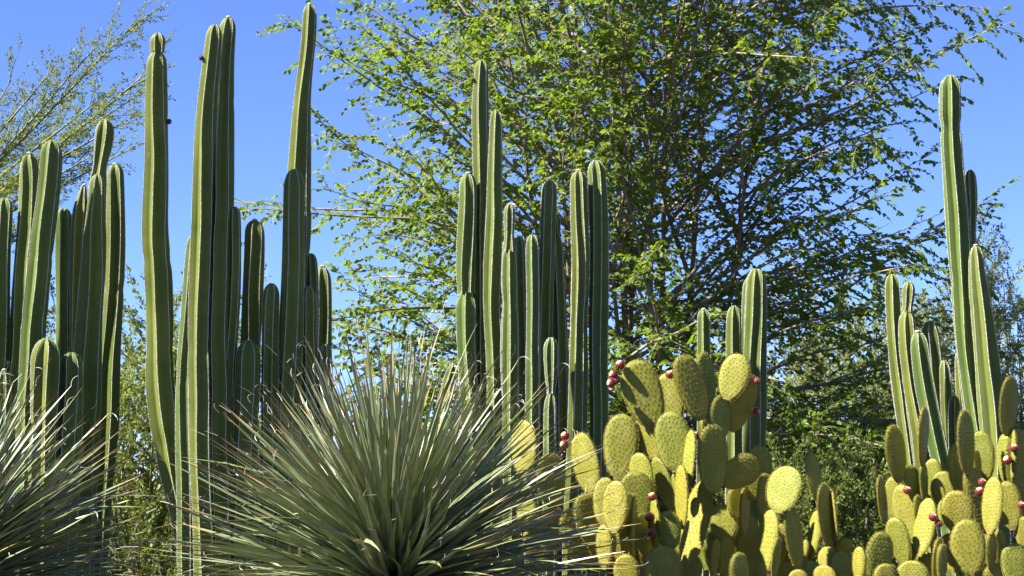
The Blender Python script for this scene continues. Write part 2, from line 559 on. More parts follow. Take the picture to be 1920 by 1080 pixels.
def column_cactus(seed, depth, pts, label, group, ribs=5, phase=None, burrs=(), head=None):
    """pts: (x, y, width) in photo pixels from the tip down; the stem then runs on down into the soil.
    head: number of leading points that make a younger segment sitting on the stem below it."""
    rng = np.random.default_rng(seed + 100)
    if phase is None:
        phase = rng.uniform(0, 2 * math.pi / ribs)
    elif ribs == 6:
        phase = R(46) + (phase - 0.42) * 0.55       # a crest a little left of the camera, broad faces beside it
    W = np.array([at(x, y, depth) for x, y, w in pts])
    rad = np.array([w * 1.04 / 2 * depth / FPX for x, y, w in pts])
    # carry the stem down to the soil, straightening as it goes
    d = W[-1] - W[-2]; d = d / -d[2]
    z = W[-1][2]
    lean = d[0] * 0.5
    base = np.array([W[-1][0] + lean * z, depth + rng.uniform(-0.03, 0.03), -0.05])
    mid = np.array([W[-1][0] + lean * z * 0.6, depth, z * 0.5])
    W = np.concatenate([W, [mid, base]]); rad = np.concatenate([rad, [rad[-1] * 1.02, rad[-1]]])
    seg = np.linalg.norm(np.diff(W, axis=0), axis=1)
    s = np.concatenate([[0], np.cumsum(seg)])
    g = np.arange(0, s[-1] + 0.01, 0.01)
    P = np.stack([np.interp(g, s, W[:, c]) for c in range(3)], 1)
    P = gsmooth(P, 8)
    wob = np.stack([0.006 * noise1(rng, len(g), 30), 0.006 * noise1(rng, len(g), 30), np.zeros(len(g))], 1)
    P = P + wob
    r = gsmooth(np.interp(g, s, rad), 2.2)
    root = thing('column_cactus', label, 'cactus', tuple(base + np.array([0, 0, 0.05])), group)
    off = np.array(root.location)
    P = P - off

    def piece(name, P, r, ph, parent):
        V, F, crests = ribbed_stem(rng, P, r, ribs, ph)
        o = link(name, make_mesh(name, V, F, MAT['column']), parent)
        fv, ff = fringe(rng, crests)
        link('rib_fringe', make_mesh('rib_fringe', fv, ff, MAT['fringe'], smooth=False), o, kind='stuff')
        return o

    if head:
        cut = s[head] - 0.012
        i = int(cut / 0.01)
        piece('upper_segment', P[:i + 4], r[:i + 4], phase + 0.3, root)
        stem = piece('stem', P[i:], r[i:], phase, root)
    else:
        stem = piece('stem', P, r, phase, root)
    sc = depth / FPX
    if seed % 3 == 1:
        o = link('woolly_tip', WOOL, root, loc=tuple(P[0] + np.array([0, 0, 0.002])))
        o.scale = (r[12] * 0.30, r[12] * 0.30, r[12] * 0.13)
        o.rotation_euler = (0, 0, seed)
    for (x, y, rpx) in burrs:
        c = at(x, y, depth) - off
        k = np.argmin(np.abs(P[:, 2] - c[2]))
        rp = rpx * sc
        # grown onto the rib: pushed in until it touches the skin
        sg = 1 if c[0] > P[k][0] else -1
        c[0] = P[k][0] + sg * (r[k] * 0.95 + rp * 0.7)
        c[1] = P[k][1] - r[k] * 0.3
        o = link('dried_fruit', BURR, root, loc=tuple(c))
        o.scale = (rpx * sc,) * 3
        o.rotation_euler = tuple(rng.uniform(0, 3, 3))
    return root


GA = 'column cacti behind the yucca at the left edge'
GB = 'tall column cacti left of the spiky yucca'
GC = 'column cacti between the yucca and the prickly pear'
GD = 'column cacti behind the middle prickly pear'
GE = 'column cacti behind the right prickly pear'
A, D = 12.3, 12.6
COLUMNS = [
    # left edge
    (A + .25, [(8, 371, 30), (6, 420, 32), (4, 500, 32), (1, 600, 32), (-4, 720, 34)], 'green column cactus cut by the left edge of the picture', GA, 6, 0.2, {}),
    (A + .3, [(56, 288, 34), (55, 330, 36), (51, 420, 37), (46, 500, 38), (40, 600, 40), (31, 700, 42), (22, 800, 42), (12, 900, 42)], 'column cactus second from the left edge with rounded top', GA, 6, 0.9, {}),
    (A, [(97, 263, 38), (95, 310, 40), (89, 370, 40), (82, 430, 43), (73, 500, 46), (64, 600, 46), (58, 700, 46), (52, 800, 46), (46, 920, 46)], 'broad topped column cactus leaning right, tallest of the left three', GA, 6, 0.0, {}),
    (A + .45, [(121, 390, 27), (121, 440, 29), (120, 520, 30), (119, 620, 31), (118, 750, 32)], 'slim column cactus with a scorched waist right of the leaning broad one', GA, 6, 0.4, {}),
    (A + .4, [(157, 347, 15), (156, 364, 14), (151, 385, 27), (149, 440, 30), (147, 520, 30), (146, 640, 30)], 'slim column cactus with small nodding tip beside the twin topped ones', GA, 6, 0.7, {}),
    (A + .15, [(181, 327, 26), (182, 358, 27), (182, 385, 32), (179, 450, 40), (173, 520, 46), (167, 600, 50), (164, 700, 52), (160, 820, 52), (155, 940, 52)], 'column cactus with a ringed pale head in front of the taller waisted one', GA, 6, 0.2, {}),
    (A + .42, [(199, 223, 34), (198, 262, 36), (192, 292, 30), (187, 315, 24), (184, 345, 34), (180, 420, 40), (174, 520, 42), (168, 640, 42)], 'waisted column cactus rising highest at the left edge clump', GA, 6, 0.95, {}),
    (A + .35, [(216, 308, 29), (217, 345, 32), (216, 420, 34), (214, 520, 36), (211, 620, 38), (205, 700, 42), (199, 800, 44), (188, 920, 44), (176, 1060, 44)], 'dark column cactus with a tan scar, rightmost of the left edge clump', GA, 6, 0.5, {}),
    (11.95, [(87, 634, 50), (87, 690, 54), (86, 760, 54), (83, 850, 54), (79, 950, 54)], 'short stout column cactus with round top above the left yucca', GA, 7, 0.35, {}),
    (12.02, [(133, 661, 38), (133, 720, 40), (131, 800, 42), (126, 900, 42)], 'short shaded column cactus right beside the stout round topped one', GA, 6, 0.55, {}),
    (12.05, [(8, 694, 24), (6, 730, 30), (2, 800, 32), (-3, 900, 32)], 'short column cactus low at the left edge behind yucca leaves', GA, 6, 0.3, {}),
    # tall group
    (12.15, [(298, 62, 27), (298, 80, 29), (297, 95, 22), (294, 112, 36), (293, 200, 40), (294, 300, 46), (292, 444, 48), (296, 519, 52), (299, 658, 50), (302, 735, 52), (312, 800, 52), (326, 880, 50), (343, 960, 46), (362, 1060, 44)], 'lone tall column cactus with bent foot and small second head', GB, 6, 0.08, {'burrs': [(320, 229, 5)], 'head': 2}),
    (12.0, [(402, 46, 26), (399, 80, 30), (392, 150, 34), (387, 250, 37), (382, 350, 39), (378, 444, 40), (375, 560, 42), (375, 680, 42), (376, 800, 42), (380, 920, 42)], 'tall bright column cactus pressed against its slightly taller twin', GB, 6, 0.15, {'burrs': [(382, 110, 4.5)]}),
    (12.08, [(430, 32, 28), (428, 60, 32), (425, 100, 33), (421, 180, 36), (414, 311, 44), (410, 444, 48), (409, 600, 50), (411, 700, 50), (413, 800, 50), (416, 920, 50)], 'tall column cactus with notched crown, lower half dark, right of its twin', GB, 6, 0.55, {}),
    (12.115, [(440, 387, 24), (440, 430, 27), (439, 500, 28), (435, 580, 28), (428, 680, 28)], 'dark slim column cactus peeking out behind the notched tall one', GB, 6, 0.4, {}),
    (12.05, [(362, 440, 20), (359, 490, 26), (355, 565, 29), (350, 650, 31), (347, 727, 32), (346, 843, 32), (348, 940, 32)], 'bright column cactus hidden by the tall twin, left of it', GB, 6, 0.3, {}),
    (12.3, [(476, 413, 33), (476, 450, 35), (473, 520, 36), (470, 590, 38), (468, 680, 38), (466, 780, 38)], 'half bright column cactus standing alone against the sky left of a dark one', GB, 6, 0.2, {}),
    (12.11, [(466, 638, 42), (465, 690, 46), (462, 760, 46), (459, 840, 46), (456, 920, 46)], 'short black shaded column cactus left of the yucca leaf tips', GB, 6, 0.6, {}),
    (12.2, [(508, 531, 29), (507, 580, 31), (507, 680, 32), (506, 780, 32)], 'dark column cactus with one thin lit rib between taller ones', GB, 6, 0.9, {}),
    (12.5, [(580, 8, 27), (579, 50, 29), (574, 110, 30), (569, 170, 32), (564, 250, 38), (562, 330, 44), (561, 400, 46), (556, 500, 44), (550, 620, 44), (545, 740, 44)], 'very tall column cactus reaching the top edge left of the tree', GB, 6, 0.1, {}),
    (12.24, [(553, 317, 36), (552, 360, 41), (551, 430, 43), (549, 520, 44), (545, 620, 46), (541, 720, 46), (537, 820, 46)], 'dark shaded column cactus in front of the very tall one', GB, 6, 0.75, {}),
    (12.56, [(584, 475, 20), (585, 520, 24), (585, 600, 24), (584, 700, 24)], 'dark thin column cactus mostly hidden behind the very tall one', GB, 6, 0.45, {}),
    (12.75, [(605, 500, 30), (605, 540, 33), (605, 600, 34), (606, 680, 34), (606, 760, 34)], 'short pale column cactus lit at the right end of the dark ones', GB, 6, 0.62, {}),
    (12.31, [(579, 537, 27), (580, 580, 29), (580, 660, 30), (580, 760, 30)], 'dark short column cactus left of the pale lit one', GB, 6, 0.2, {}),
    (12.35, [(608, 645, 24), (608, 680, 27), (608, 760, 28)], 'smallest dark column cactus just above the brown yucca tips', GB, 6, 0.8, {}),
    # middle group
    (11.8, [(878, 325, 29), (878, 370, 31), (876, 450, 34), (874, 520, 34), (876, 546, 28), (876, 575, 40), (875, 640, 38), (876, 700, 38), (882, 780, 38), (890, 870, 38)], 'column cactus with a pinched waist, leftmost of the middle group', GC, 6, 0.05, {'head': 4}),
    (11.86, [(902, 112, 24), (902, 140, 26), (901, 200, 31), (900, 284, 32), (903, 365, 33), (903, 450, 34), (902, 560, 34), (902, 700, 34)], 'tallest column cactus of the middle group in front of the tree', GC, 6, 0.25, {'burrs': [(887, 150, 3.5)]}),
    (11.7, [(931, 206, 22), (931, 240, 25), (928, 324, 30), (925, 420, 34), (924, 487, 35), (921, 575, 33), (926, 640, 33), (929, 720, 33), (927, 830, 33), (925, 920, 33)], 'second tallest column cactus of the middle group, wavy below', GC, 6, 0.12, {}),
    (11.6, [(955, 383, 19), (955, 415, 21), (955, 444, 17), (955, 468, 27), (955, 530, 32), (957, 574, 26), (957, 602, 32), (956, 680, 33), (957, 800, 33), (958, 900, 33)], 'column cactus with small younger head and pinched middle', GC, 6, 0.1, {'head': 3}),
    (11.75, [(974, 444, 20), (974, 490, 24), (975, 600, 26), (976, 720, 26)], 'black shaded column cactus tucked behind the one with a younger head', GC, 6, 0.7, {}),
    (11.5, [(999, 440, 22), (999, 480, 26), (1001, 588, 27), (999, 680, 28), (998, 800, 28), (998, 920, 28)], 'slender column cactus with pale ribs, fifth of the middle group', GC, 6, 0.3, {}),
    (11.82, [(1030, 338, 27), (1029, 375, 29), (1027, 450, 29), (1024, 560, 30), (1021, 700, 30)], 'dark column cactus with rounded top behind the little ball head', GC, 6, 0.9, {}),
    (11.88, [(1037, 402, 20), (1038, 420, 24), (1040, 437, 13), (1043, 455, 26), (1045, 540, 28), (1048, 640, 30), (1053, 760, 32), (1056, 880, 32)], 'dark column cactus carrying a small ball shaped head', GC, 6, 0.35, {'head': 2}),
    (11.35, [(1033, 633, 22), (1033, 665, 25), (1034, 715, 20), (1035, 734, 10), (1032, 756, 25), (1031, 830, 26), (1030, 920, 26)], 'short jointed column cactus lit in front of dark stems', GC, 6, 0.5, {'head': 3}),
    (11.45, [(1085, 320, 31), (1086, 370, 33), (1087, 450, 33), (1086, 540, 34), (1084, 640, 34), (1082, 760, 34), (1078, 870, 34), (1074, 980, 34)], 'bright ribbed column cactus, left of the rightmost pair in the middle', GC, 7, 0.1, {}),
    (11.5, [(1118, 300, 33), (1120, 350, 35), (1122, 440, 36), (1124, 560, 36), (1124, 700, 35), (1122, 820, 34), (1120, 920, 34)], 'shaded column cactus, rightmost of the middle group', GC, 7, 0.4, {}),
    (11.6, [(852, 682, 14), (848, 700, 20), (838, 730, 22), (829, 770, 24), (822, 830, 24)], 'small leaning column cactus half hidden by yucca leaves', GC, 6, 0.4, {}),
    # behind the middle prickly pear
    (D, [(1320, 580, 25), (1320, 620, 27), (1320, 720, 28), (1320, 850, 28)], 'slim column cactus rising between two dark prickly pear pads', GD, 6, 0.45, {}),
    (D - .05, [(1375, 573, 25), (1375, 620, 30), (1375, 740, 31), (1375, 880, 31), (1374, 980, 31)], 'middle of three column cacti behind the prickly pear', GD, 6, 0.25, {}),
    (D - .2, [(1418, 504, 34), (1417, 550, 40), (1416, 650, 42), (1415, 760, 44), (1413, 880, 44), (1410, 980, 44)], 'tallest pale column cactus behind the middle prickly pear', GD, 7, 0.1, {}),
    (D + .05, [(1403, 522, 20), (1402, 570, 25), (1401, 680, 26), (1400, 800, 26)], 'narrow column cactus fused behind the tallest pale one', GD, 6, 0.2, {}),
    # right group
    (11.35, [(1780, 141, 38), (1782, 200, 42), (1787, 287, 42), (1799, 453, 44), (1811, 620, 44), (1822, 717, 44), (1834, 810, 44), (1846, 910, 44)], 'tallest leaning column cactus at the right edge', GE, 7, 0.0, {}),
    (11.45, [(1820, 318, 20), (1822, 350, 24), (1822, 390, 22), (1819, 430, 19), (1817, 500, 26), (1822, 620, 28), (1830, 740, 28)], 'dark waisted column cactus behind the tallest leaning one', GE, 6, 0.6, {}),
    (11.25, [(1828, 460, 23), (1830, 500, 29), (1837, 560, 38), (1844, 620, 42), (1854, 720, 48), (1862, 810, 50), (1868, 900, 50)], 'broad column cactus leaning left against the tallest at the right', GE, 6, 0.15, {}),
    (11.75, [(1674, 514, 27), (1675, 560, 31), (1678, 620, 31), (1684, 690, 31), (1692, 754, 31), (1707, 858, 31), (1716, 950, 31)], 'bright column cactus, leftmost of the right group', GE, 6, 0.2, {}),
    (11.6, [(1705, 528, 20), (1705, 555, 23), (1701, 580, 15), (1697, 596, 30), (1702, 650, 34), (1710, 720, 34), (1720, 800, 34), (1732, 890, 34)], 'column cactus with an egg shaped head on a broad shoulder', GE, 6, 0.4, {'head': 2}),
    (11.45, [(1721, 622, 30), (1725, 655, 35), (1732, 710, 37), (1742, 760, 37), (1756, 820, 37), (1770, 890, 37)], 'slanting column cactus with brown scarred tip in the right group', GE, 6, 0.5, {}),
    (11.82, [(1742, 602, 28), (1745, 640, 34), (1750, 690, 36), (1758, 760, 36), (1768, 850, 36)], 'round shouldered column cactus behind the slanting scarred one', GE, 6, 0.7, {}),
    (11.75, [(1770, 676, 18), (1772, 710, 22), (1775, 790, 24), (1780, 880, 24)], 'small column cactus right of the round shouldered one', GE, 6, 0.3, {}),
    (11.53, [(1790, 742, 20), (1790, 775, 24), (1792, 850, 26), (1796, 930, 26)], 'small black shaded column cactus left of the tallest leaning one', GE, 6, 0.1, {}),
    (11.95, [(1797, 656, 14), (1799, 690, 20), (1805, 780, 24), (1812, 880, 24)], 'thin lit column cactus squeezed behind the tallest leaning one', GE, 6, 0.5, {}),
]
for i, (dep, pts, label, grp, ribs, ph, extra) in enumerate(COLUMNS):
    column_cactus(i, dep, pts, label, grp, ribs, ph, **extra)

# ------------------------------------------------------------------ trees and shrubs behind the cacti
def grow_line(rng, start, d, length, seg, lift, wob):
    """A wandering polyline: `lift` bends it up (+) or down (-) along its way."""
    n = max(3, int(length / seg) + 1)
    P = np.zeros((n, 3)); P[0] = start
    d = np.array(d, float); step = length / (n - 1)
    k = rng.normal(0, wob, (n, 3)); k[:, 2] += lift / (n - 1)
    k[0] = nrm(d)
    D = nrm(np.cumsum(k, axis=0))
    P[1:] = P[0] + np.cumsum(D[1:] * step, axis=0)
    return P


def along(P, t):
    x = t * (len(P) - 1); i = min(int(x), len(P) - 2); f = x - i
    return P[i] * (1 - f) + P[i + 1] * f, nrm(P[i + 1] - P[i])


def along_many(P, t):
    x = np.clip(t, 0, 0.999) * (len(P) - 1); i = x.astype(int); f = (x - i)[:, None]
    a, b = P[i], P[i + 1]
    return a * (1 - f) + b * f, b - a


LEAF_V = np.array([[0, 0, 0], [0.30, 0.29, 0.06], [0.66, 0.25, 0.04], [1.0, 0, -0.10], [0.66, -0.25, 0.04], [0.30, -0.29, 0.06]], float)
LEAF_F = np.array([[0, 3, 2, 1], [0, 5, 4, 3]])


def elm_tree():
    rng = np.random.default_rng(42)
    depth = 19.0
    cx = at(1190, 900, depth)[0]
    origin = np.array([cx, depth, 0.0])
    root = thing('broadleaf_tree', 'large leafy green tree filling the sky behind the cacti', 'tree', tuple(origin))

    def env(z, az):
        """Crown half-width at height z in direction az."""
        base = np.interp(z, [1.0, 1.8, 2.6, 4.0, 5.2, 6.6, 8.0, 9.2], [1.7, 3.2, 3.65, 3.75, 3.7, 3.65, 2.8, 0.6])
        base *= 1 + 0.10 * math.sin(3.1 * z + 2 * az) + 0.06 * math.sin(7 * z - az)
        if math.cos(az) > 0.5:
            base *= 0.97
        if math.cos(az) > 0.6 and 4.35 < z < 4.8:          # the gap on the right side of the crown
            base *= 0.72
        if math.cos(az) < -0.6 and 5.0 < z < 5.4:
            base *= 0.85
        return base

    stems, secs, ters = [], [], []
    leaf_p, leaf_d = [], []
    specs = [(-0.18, 0.0, 9.0, 0.085), (0.30, -0.25, 8.6, 0.075), (-0.55, 0.25, 8.2, 0.07), (0.75, 0.30, 8.3, 0.07), (1.25, -0.1, 7.4, 0.06),
             (-1.15, -0.2, 7.3, 0.06), (0.05, 0.75, 8.4, 0.07), (0.15, -0.75, 7.8, 0.06), (-0.75, -0.7, 7.0, 0.05), (0.95, -0.7, 7.0, 0.05)][:9]
    stem_lines = []
    for (tx, ty, h, r0) in specs:
        n = 40
        t = np.linspace(0, 1, n)
        x = tx * (0.15 + 0.85 * t ** 0.8) * 1.25 + 0.06 * noise1(rng, n, 6)
        y = ty * (0.15 + 0.85 * t ** 0.8) * 1.25 + 0.06 * noise1(rng, n, 6)
        P = np.stack([x, y, t * h - 0.05], 1)
        rad = 0.40 * r0 * (1 - t) ** 0.75 + 0.005
        stem_lines.append((P, rad)); stems.append(P)
    jobs = []
    for P in stems:
        h = P[-1, 2]
        zz = 0.95 + rng.uniform(0, 0.15)
        while zz < h - 0.1:
            jobs.append((P, h, zz, None))
            zz += rng.uniform(0.12, 0.24)
    for q in range(26):                       # low boughs that hang out to both sides
        P = stems[int(rng.integers(len(stems)))]
        jobs.append((P, P[-1, 2], rng.uniform(1.1, 2.9), rng.normal(math.pi if q % 3 else 0.0, 0.55)))
    for (P, h, zz, fixed) in jobs:
            s, _ = along(P, min(zz / h, 0.995))
            # lower branches: mostly off to the sides; all lean up, then level out
            az = rng.uniform(0, 2 * math.pi)
            ax0 = math.atan2(s[1], s[0]) if np.hypot(s[0], s[1]) > 0.25 else az
            if rng.random() < 0.65:
                az = ax0 + rng.normal(0, 0.9)
            if fixed is not None:
                az = fixed
            up = math.radians(rng.uniform(2, 36) if zz < 2.6 else rng.uniform(18, 62))
            z_end = zz + 0.9
            reach = env(min(z_end, 9.0), az) - (s[0] * math.cos(az) + s[1] * math.sin(az))
            L = max(0.35, reach * rng.uniform(0.78, 1.03))
            d = np.array([math.cos(az) * math.cos(up), math.sin(az) * math.cos(up), math.sin(up)])
            Q = grow_line(rng, s, d, L, 0.16, -0.32, 0.06)
            m = len(Q)
            rad = (0.005 + 0.0042 * L) * (1 - np.linspace(0, 1, m)) ** 0.8 + 0.0024
            secs.append((Q, rad))
            k = max(0.14, 0.22 * rng.random())
            pos = k; sgn = 1
            while pos < L:
                f = pos / L
                p, dd = along(Q, min(f, 0.98))
                side = nrm(np.cross(dd, [0, 0, 1.0]))
                sgn = -sgn
                dr = nrm(dd * rng.uniform(0.5, 1.0) + side * sgn * rng.uniform(0.25, 0.9) + np.array([0, 0, rng.uniform(-0.75, 0.7)]))
                l = rng.uniform(0.32, 0.85) * (1.05 - 0.45 * f)
                Tw = grow_line(rng, p, dr, l, 0.11, -0.45, 0.09)
                ters.append((Tw, 0.0030 * (1 - np.linspace(0, 1, len(Tw))) + 0.0013))
                nl = max(3, int(l / 0.0235))
                q = np.arange(nl)
                pp, td = along_many(Tw, (q + 0.8 + rng.uniform(-0.3, 0.3, nl)) / nl)
                td = nrm(td)
                sd = nrm(np.cross(td, [[0, 0, 1.0]])) * np.where(q % 2, 1, -1)[:, None]
                leaf_p.append(pp)
                leaf_d.append(td * rng.uniform(0.3, 1.0, (nl, 1)) + sd * rng.uniform(0.4, 1.0, (nl, 1)) + np.array([[0, 0, 1.0]]) * rng.uniform(-0.8, 0.2, (nl, 1)))
                pos += rng.uniform(0.085, 0.155)
            # end of the branch keeps leaves too
            pp, td = along_many(Q, 1 - 0.03 * np.arange(10))
            leaf_p.append(pp); leaf_d.append(nrm(td) + rng.normal(0, 0.6, (10, 3)))
    for P, rad in stem_lines:
        v, f = tubes([(P, rad)], 8)
        link('stem', make_mesh('stem', v, f, MAT['elm_bark']), root)
    v, f = tubes(secs, 5)
    link('branches', make_mesh('branches', v, f, MAT['elm_twig']), root, kind='stuff')
    v, f = tubes(ters, 3)
    link('twigs', make_mesh('twigs', v, f, MAT['elm_twig']), root, kind='stuff')
    p = np.concatenate(leaf_p); d = nrm(np.concatenate(leaf_d)); n = len(p)
    # the shaded heart of the crown has shed most of its leaves
    rel = np.hypot(p[:, 0], p[:, 1]) / np.interp(p[:, 2], [0, 2, 4, 7, 9], [2.2, 3.1, 3.4, 3.2, 1.2])
    keep = rng.random(n) < np.interp(rel, [0.2, 0.75], [0.42, 1.0]) * np.interp(p[:, 1], [0.3, 1.5], [1.0, 0.6])
    p, d = p[keep], d[keep]; n = len(p)
    up = nrm(np.array([[-0.15, -0.1, 1.0]]) + rng.normal(0, 0.8, (n, 3)))
    size = rng.uniform(0.042, 0.073, n) * rng.choice([0.8, 1.0, 1.12], n)
    rnd = np.clip(rng.normal(0.45, 0.22, n), 0, 0.93); rnd[rng.random(n) < 0.012] = 1.0
    wp = p + origin
    # the 300 leaves that show largest become parts of their own
    px = 960 + FPX * wp[:, 0] / wp[:, 1]; py = 900 - FPX * (wp[:, 2] - 1.6) / wp[:, 1]
    inside = (px > 10) & (px < 1910) & (py > 10) & (py < 800)
    score = np.where(inside, size / wp[:, 1], 0)
    pick = np.argsort(-score)[:300]
    mask = np.zeros(n, bool); mask[pick] = True
    v, f = scatter(LEAF_V, LEAF_F, p[~mask], d[~mask], up[~mask], size[~mask])
    link('foliage', make_mesh('foliage', v, f, MAT['elm_leaf'], rnd=np.repeat(rnd[~mask], len(LEAF_V))), root, kind='stuff')
    protos = [make_mesh('leaf', LEAF_V, LEAF_F, MAT['elm_leaf'], rnd=np.full(len(LEAF_V), r)) for r in (0.2, 0.35, 0.5, 0.65, 0.85)]
    for k, i in enumerate(pick):
        X = nrm(d[i]); Y = nrm(np.cross(up[i], X)); Z = np.cross(X, Y)
        o = link('leaf', protos[k % 5], root)
        M = Matrix([[X[0], Y[0], Z[0], 0], [X[1], Y[1], Z[1], 0], [X[2], Y[2], Z[2], 0], [0, 0, 0, 1]])
        o.matrix_local = Matrix.Translation(Vector(p[i])) @ M @ Matrix.Scale(size[i], 4)
    import sys; print('elm leaves', n, file=sys.stderr)


LEAFLET_V = np.array([[0, 0, 0], [0.5, -0.27, 0.05], [1.0, 0, 0.0], [0.5, 0.27, 0.05]], float)
LEAFLET_F = np.array([[0, 1, 2, 3]])


def feathery(name, label, cat, base, seed, limbs, mats, leaf=(0.012, 0.026), density=1.0, group=None, twig_len=(0.25, 0.6), depth_levels=2, spacing=0.16, hang=0.15, fan=1.0):
    """Fine-leaved desert tree or bush. limbs: list of (start, direction, length, radius) relative to the base."""
    rng = np.random.default_rng(seed)
    root = thing(name, label, cat, tuple(base), group)
    big, mid, fine = [], [], []
    lp, ld = [], []
    for (s, d, L, r0) in limbs:
        P = grow_line(rng, np.array(s, float), nrm(d), L, 0.15, hang, 0.02)
        big.append((P, r0 * (1 - np.linspace(0, 1, len(P))) ** 0.8 + 0.004))
        pos = 0.18 * L
        while pos < L * 0.99:
            p, dd = along(P, min(pos / L, 0.99))
            q = rng.normal(0, 1, 3); q = nrm(q - dd * q.dot(dd))
            l2 = rng.uniform(0.4, 0.95) * (0.30 * L + 0.25) * (1.1 - 0.5 * pos / L) * (1.0 if fan == 1.0 else 0.62)
            Q = grow_line(rng, p, nrm(dd * rng.uniform(0.7, 1.2) + q * rng.uniform(0.4, 0.9) * fan), l2, 0.12, hang, 0.07)
            mid.append((Q, (0.0025 + 0.003 * l2) * (1 - np.linspace(0, 1, len(Q))) + 0.002))
            p2 = 0.05
            while p2 < l2:
                p3, d3 = along(Q, min(p2 / l2, 0.99))
                q = rng.normal(0, 1, 3); q = nrm(q - d3 * q.dot(d3))
                l3 = rng.uniform(*twig_len) * (1.1 - 0.5 * p2 / l2)
                Tw = grow_line(rng, p3, nrm(d3 * rng.uniform(0.5, 1.1) + q * rng.uniform(0.3, 0.8)), l3, 0.08, hang, 0.1)
                fine.append((Tw, np.full(len(Tw), 0.0014)))
                nl = int(l3 * 190 * density) + 2
                pp, td = along_many(Tw, rng.uniform(0.05, 1.0, nl))
                lp.append(pp + rng.normal(0, 0.012, (nl, 3))); ld.append(nrm(td) * 0.6 + rng.normal(0, 0.6, (nl, 3)))
                p2 += rng.uniform(0.6, 1.4) * spacing * 0.75
            pos += rng.uniform(0.6, 1.4) * spacing
    v, f = tubes(big, 6)
    link('trunk', make_mesh('trunk', v, f, MAT[mats[0]]), root)
    v, f = tubes(mid, 4); v2, f2 = tubes(fine, 3)
    link('twigs', make_mesh('twigs', np.concatenate([v, v2]), [f, f2 + len(v)], MAT[mats[0]]), root, kind='stuff')
    lp = np.concatenate(lp); ld = np.concatenate(ld); n = len(lp)
    v, f = scatter(LEAFLET_V, LEAFLET_F, lp, ld, rng.normal(0, 1, (n, 3)), rng.uniform(leaf[0], leaf[1], n))
    link('crown', make_mesh('crown', v, f, MAT[mats[1]], rnd=np.repeat(np.clip(rng.normal(0.5, 0.25, n), 0, 1), 4)), root, kind='stuff')
    import sys; print(name, 'leaflets', n, file=sys.stderr)
    return root


def bush_limbs(seed, n, height, spread, r0=0.025, lean=0.0):
    rng = np.random.default_rng(seed)
    out = []
    for i in range(n):
        az = rng.uniform(0, 2 * math.pi); t = rng.uniform(0.1, 1.0) * spread
        s = (0.12 * math.cos(az) * spread, 0.12 * math.sin(az) * spread, -0.03)
        h = height * rng.uniform(0.7, 1.05)
        d = np.array([math.cos(az) * t + lean, math.sin(az) * t, h])
        out.append((s, d, np.linalg.norm(d), r0 * 0.7 * rng.uniform(0.6, 1.1)))
    return out


elm_tree()

# palo verde whose branches sweep up into the picture from the left
pv = at(-300, 900, 18.0); pv[2] = 0
rg = np.random.default_rng(11)
crotch = at(-230, 520, 18.0) - pv
limbs = [((0, 0, -0.05), crotch + np.array([0, 0, 0.05]), float(np.linalg.norm(crotch)) + 0.1, 0.12)]
for (px, py, dd) in [(300, 62, 0.2), (290, 120, -0.3), (262, 165, 0.4), (272, 215, -0.5), (215, 118, 0.6), (245, 268, 0.1), (175, 140, -0.7), (120, 118, 0.3), (70, 150, 0.9),
                     (228, 330, -0.2), (170, 385, 0.5), (15, 150, -0.4), (110, 440, -0.6), (-60, 90, 0.4), (-180, 60, -0.3), (-330, 90, 0.5), (-520, 200, -0.2), (-640, 380, 0.4), (30, 250, 1.0), (60, 330, -1.0), (30, -25, -0.3)]:
    v = at(px, py, 18.0 + dd) - pv - crotch
    limbs.append((crotch + rg.normal(0, 0.04, 3), v, np.linalg.norm(v), 0.019))
feathery('palo_verde_tree', 'airy green branched palo verde tree sweeping up at the upper left', 'tree', pv, 21, limbs, ('verde_bark', 'verde_leaf'), leaf=(0.016, 0.034), density=0.75, twig_len=(0.10, 0.26), spacing=0.11, hang=0.04, fan=0.62)

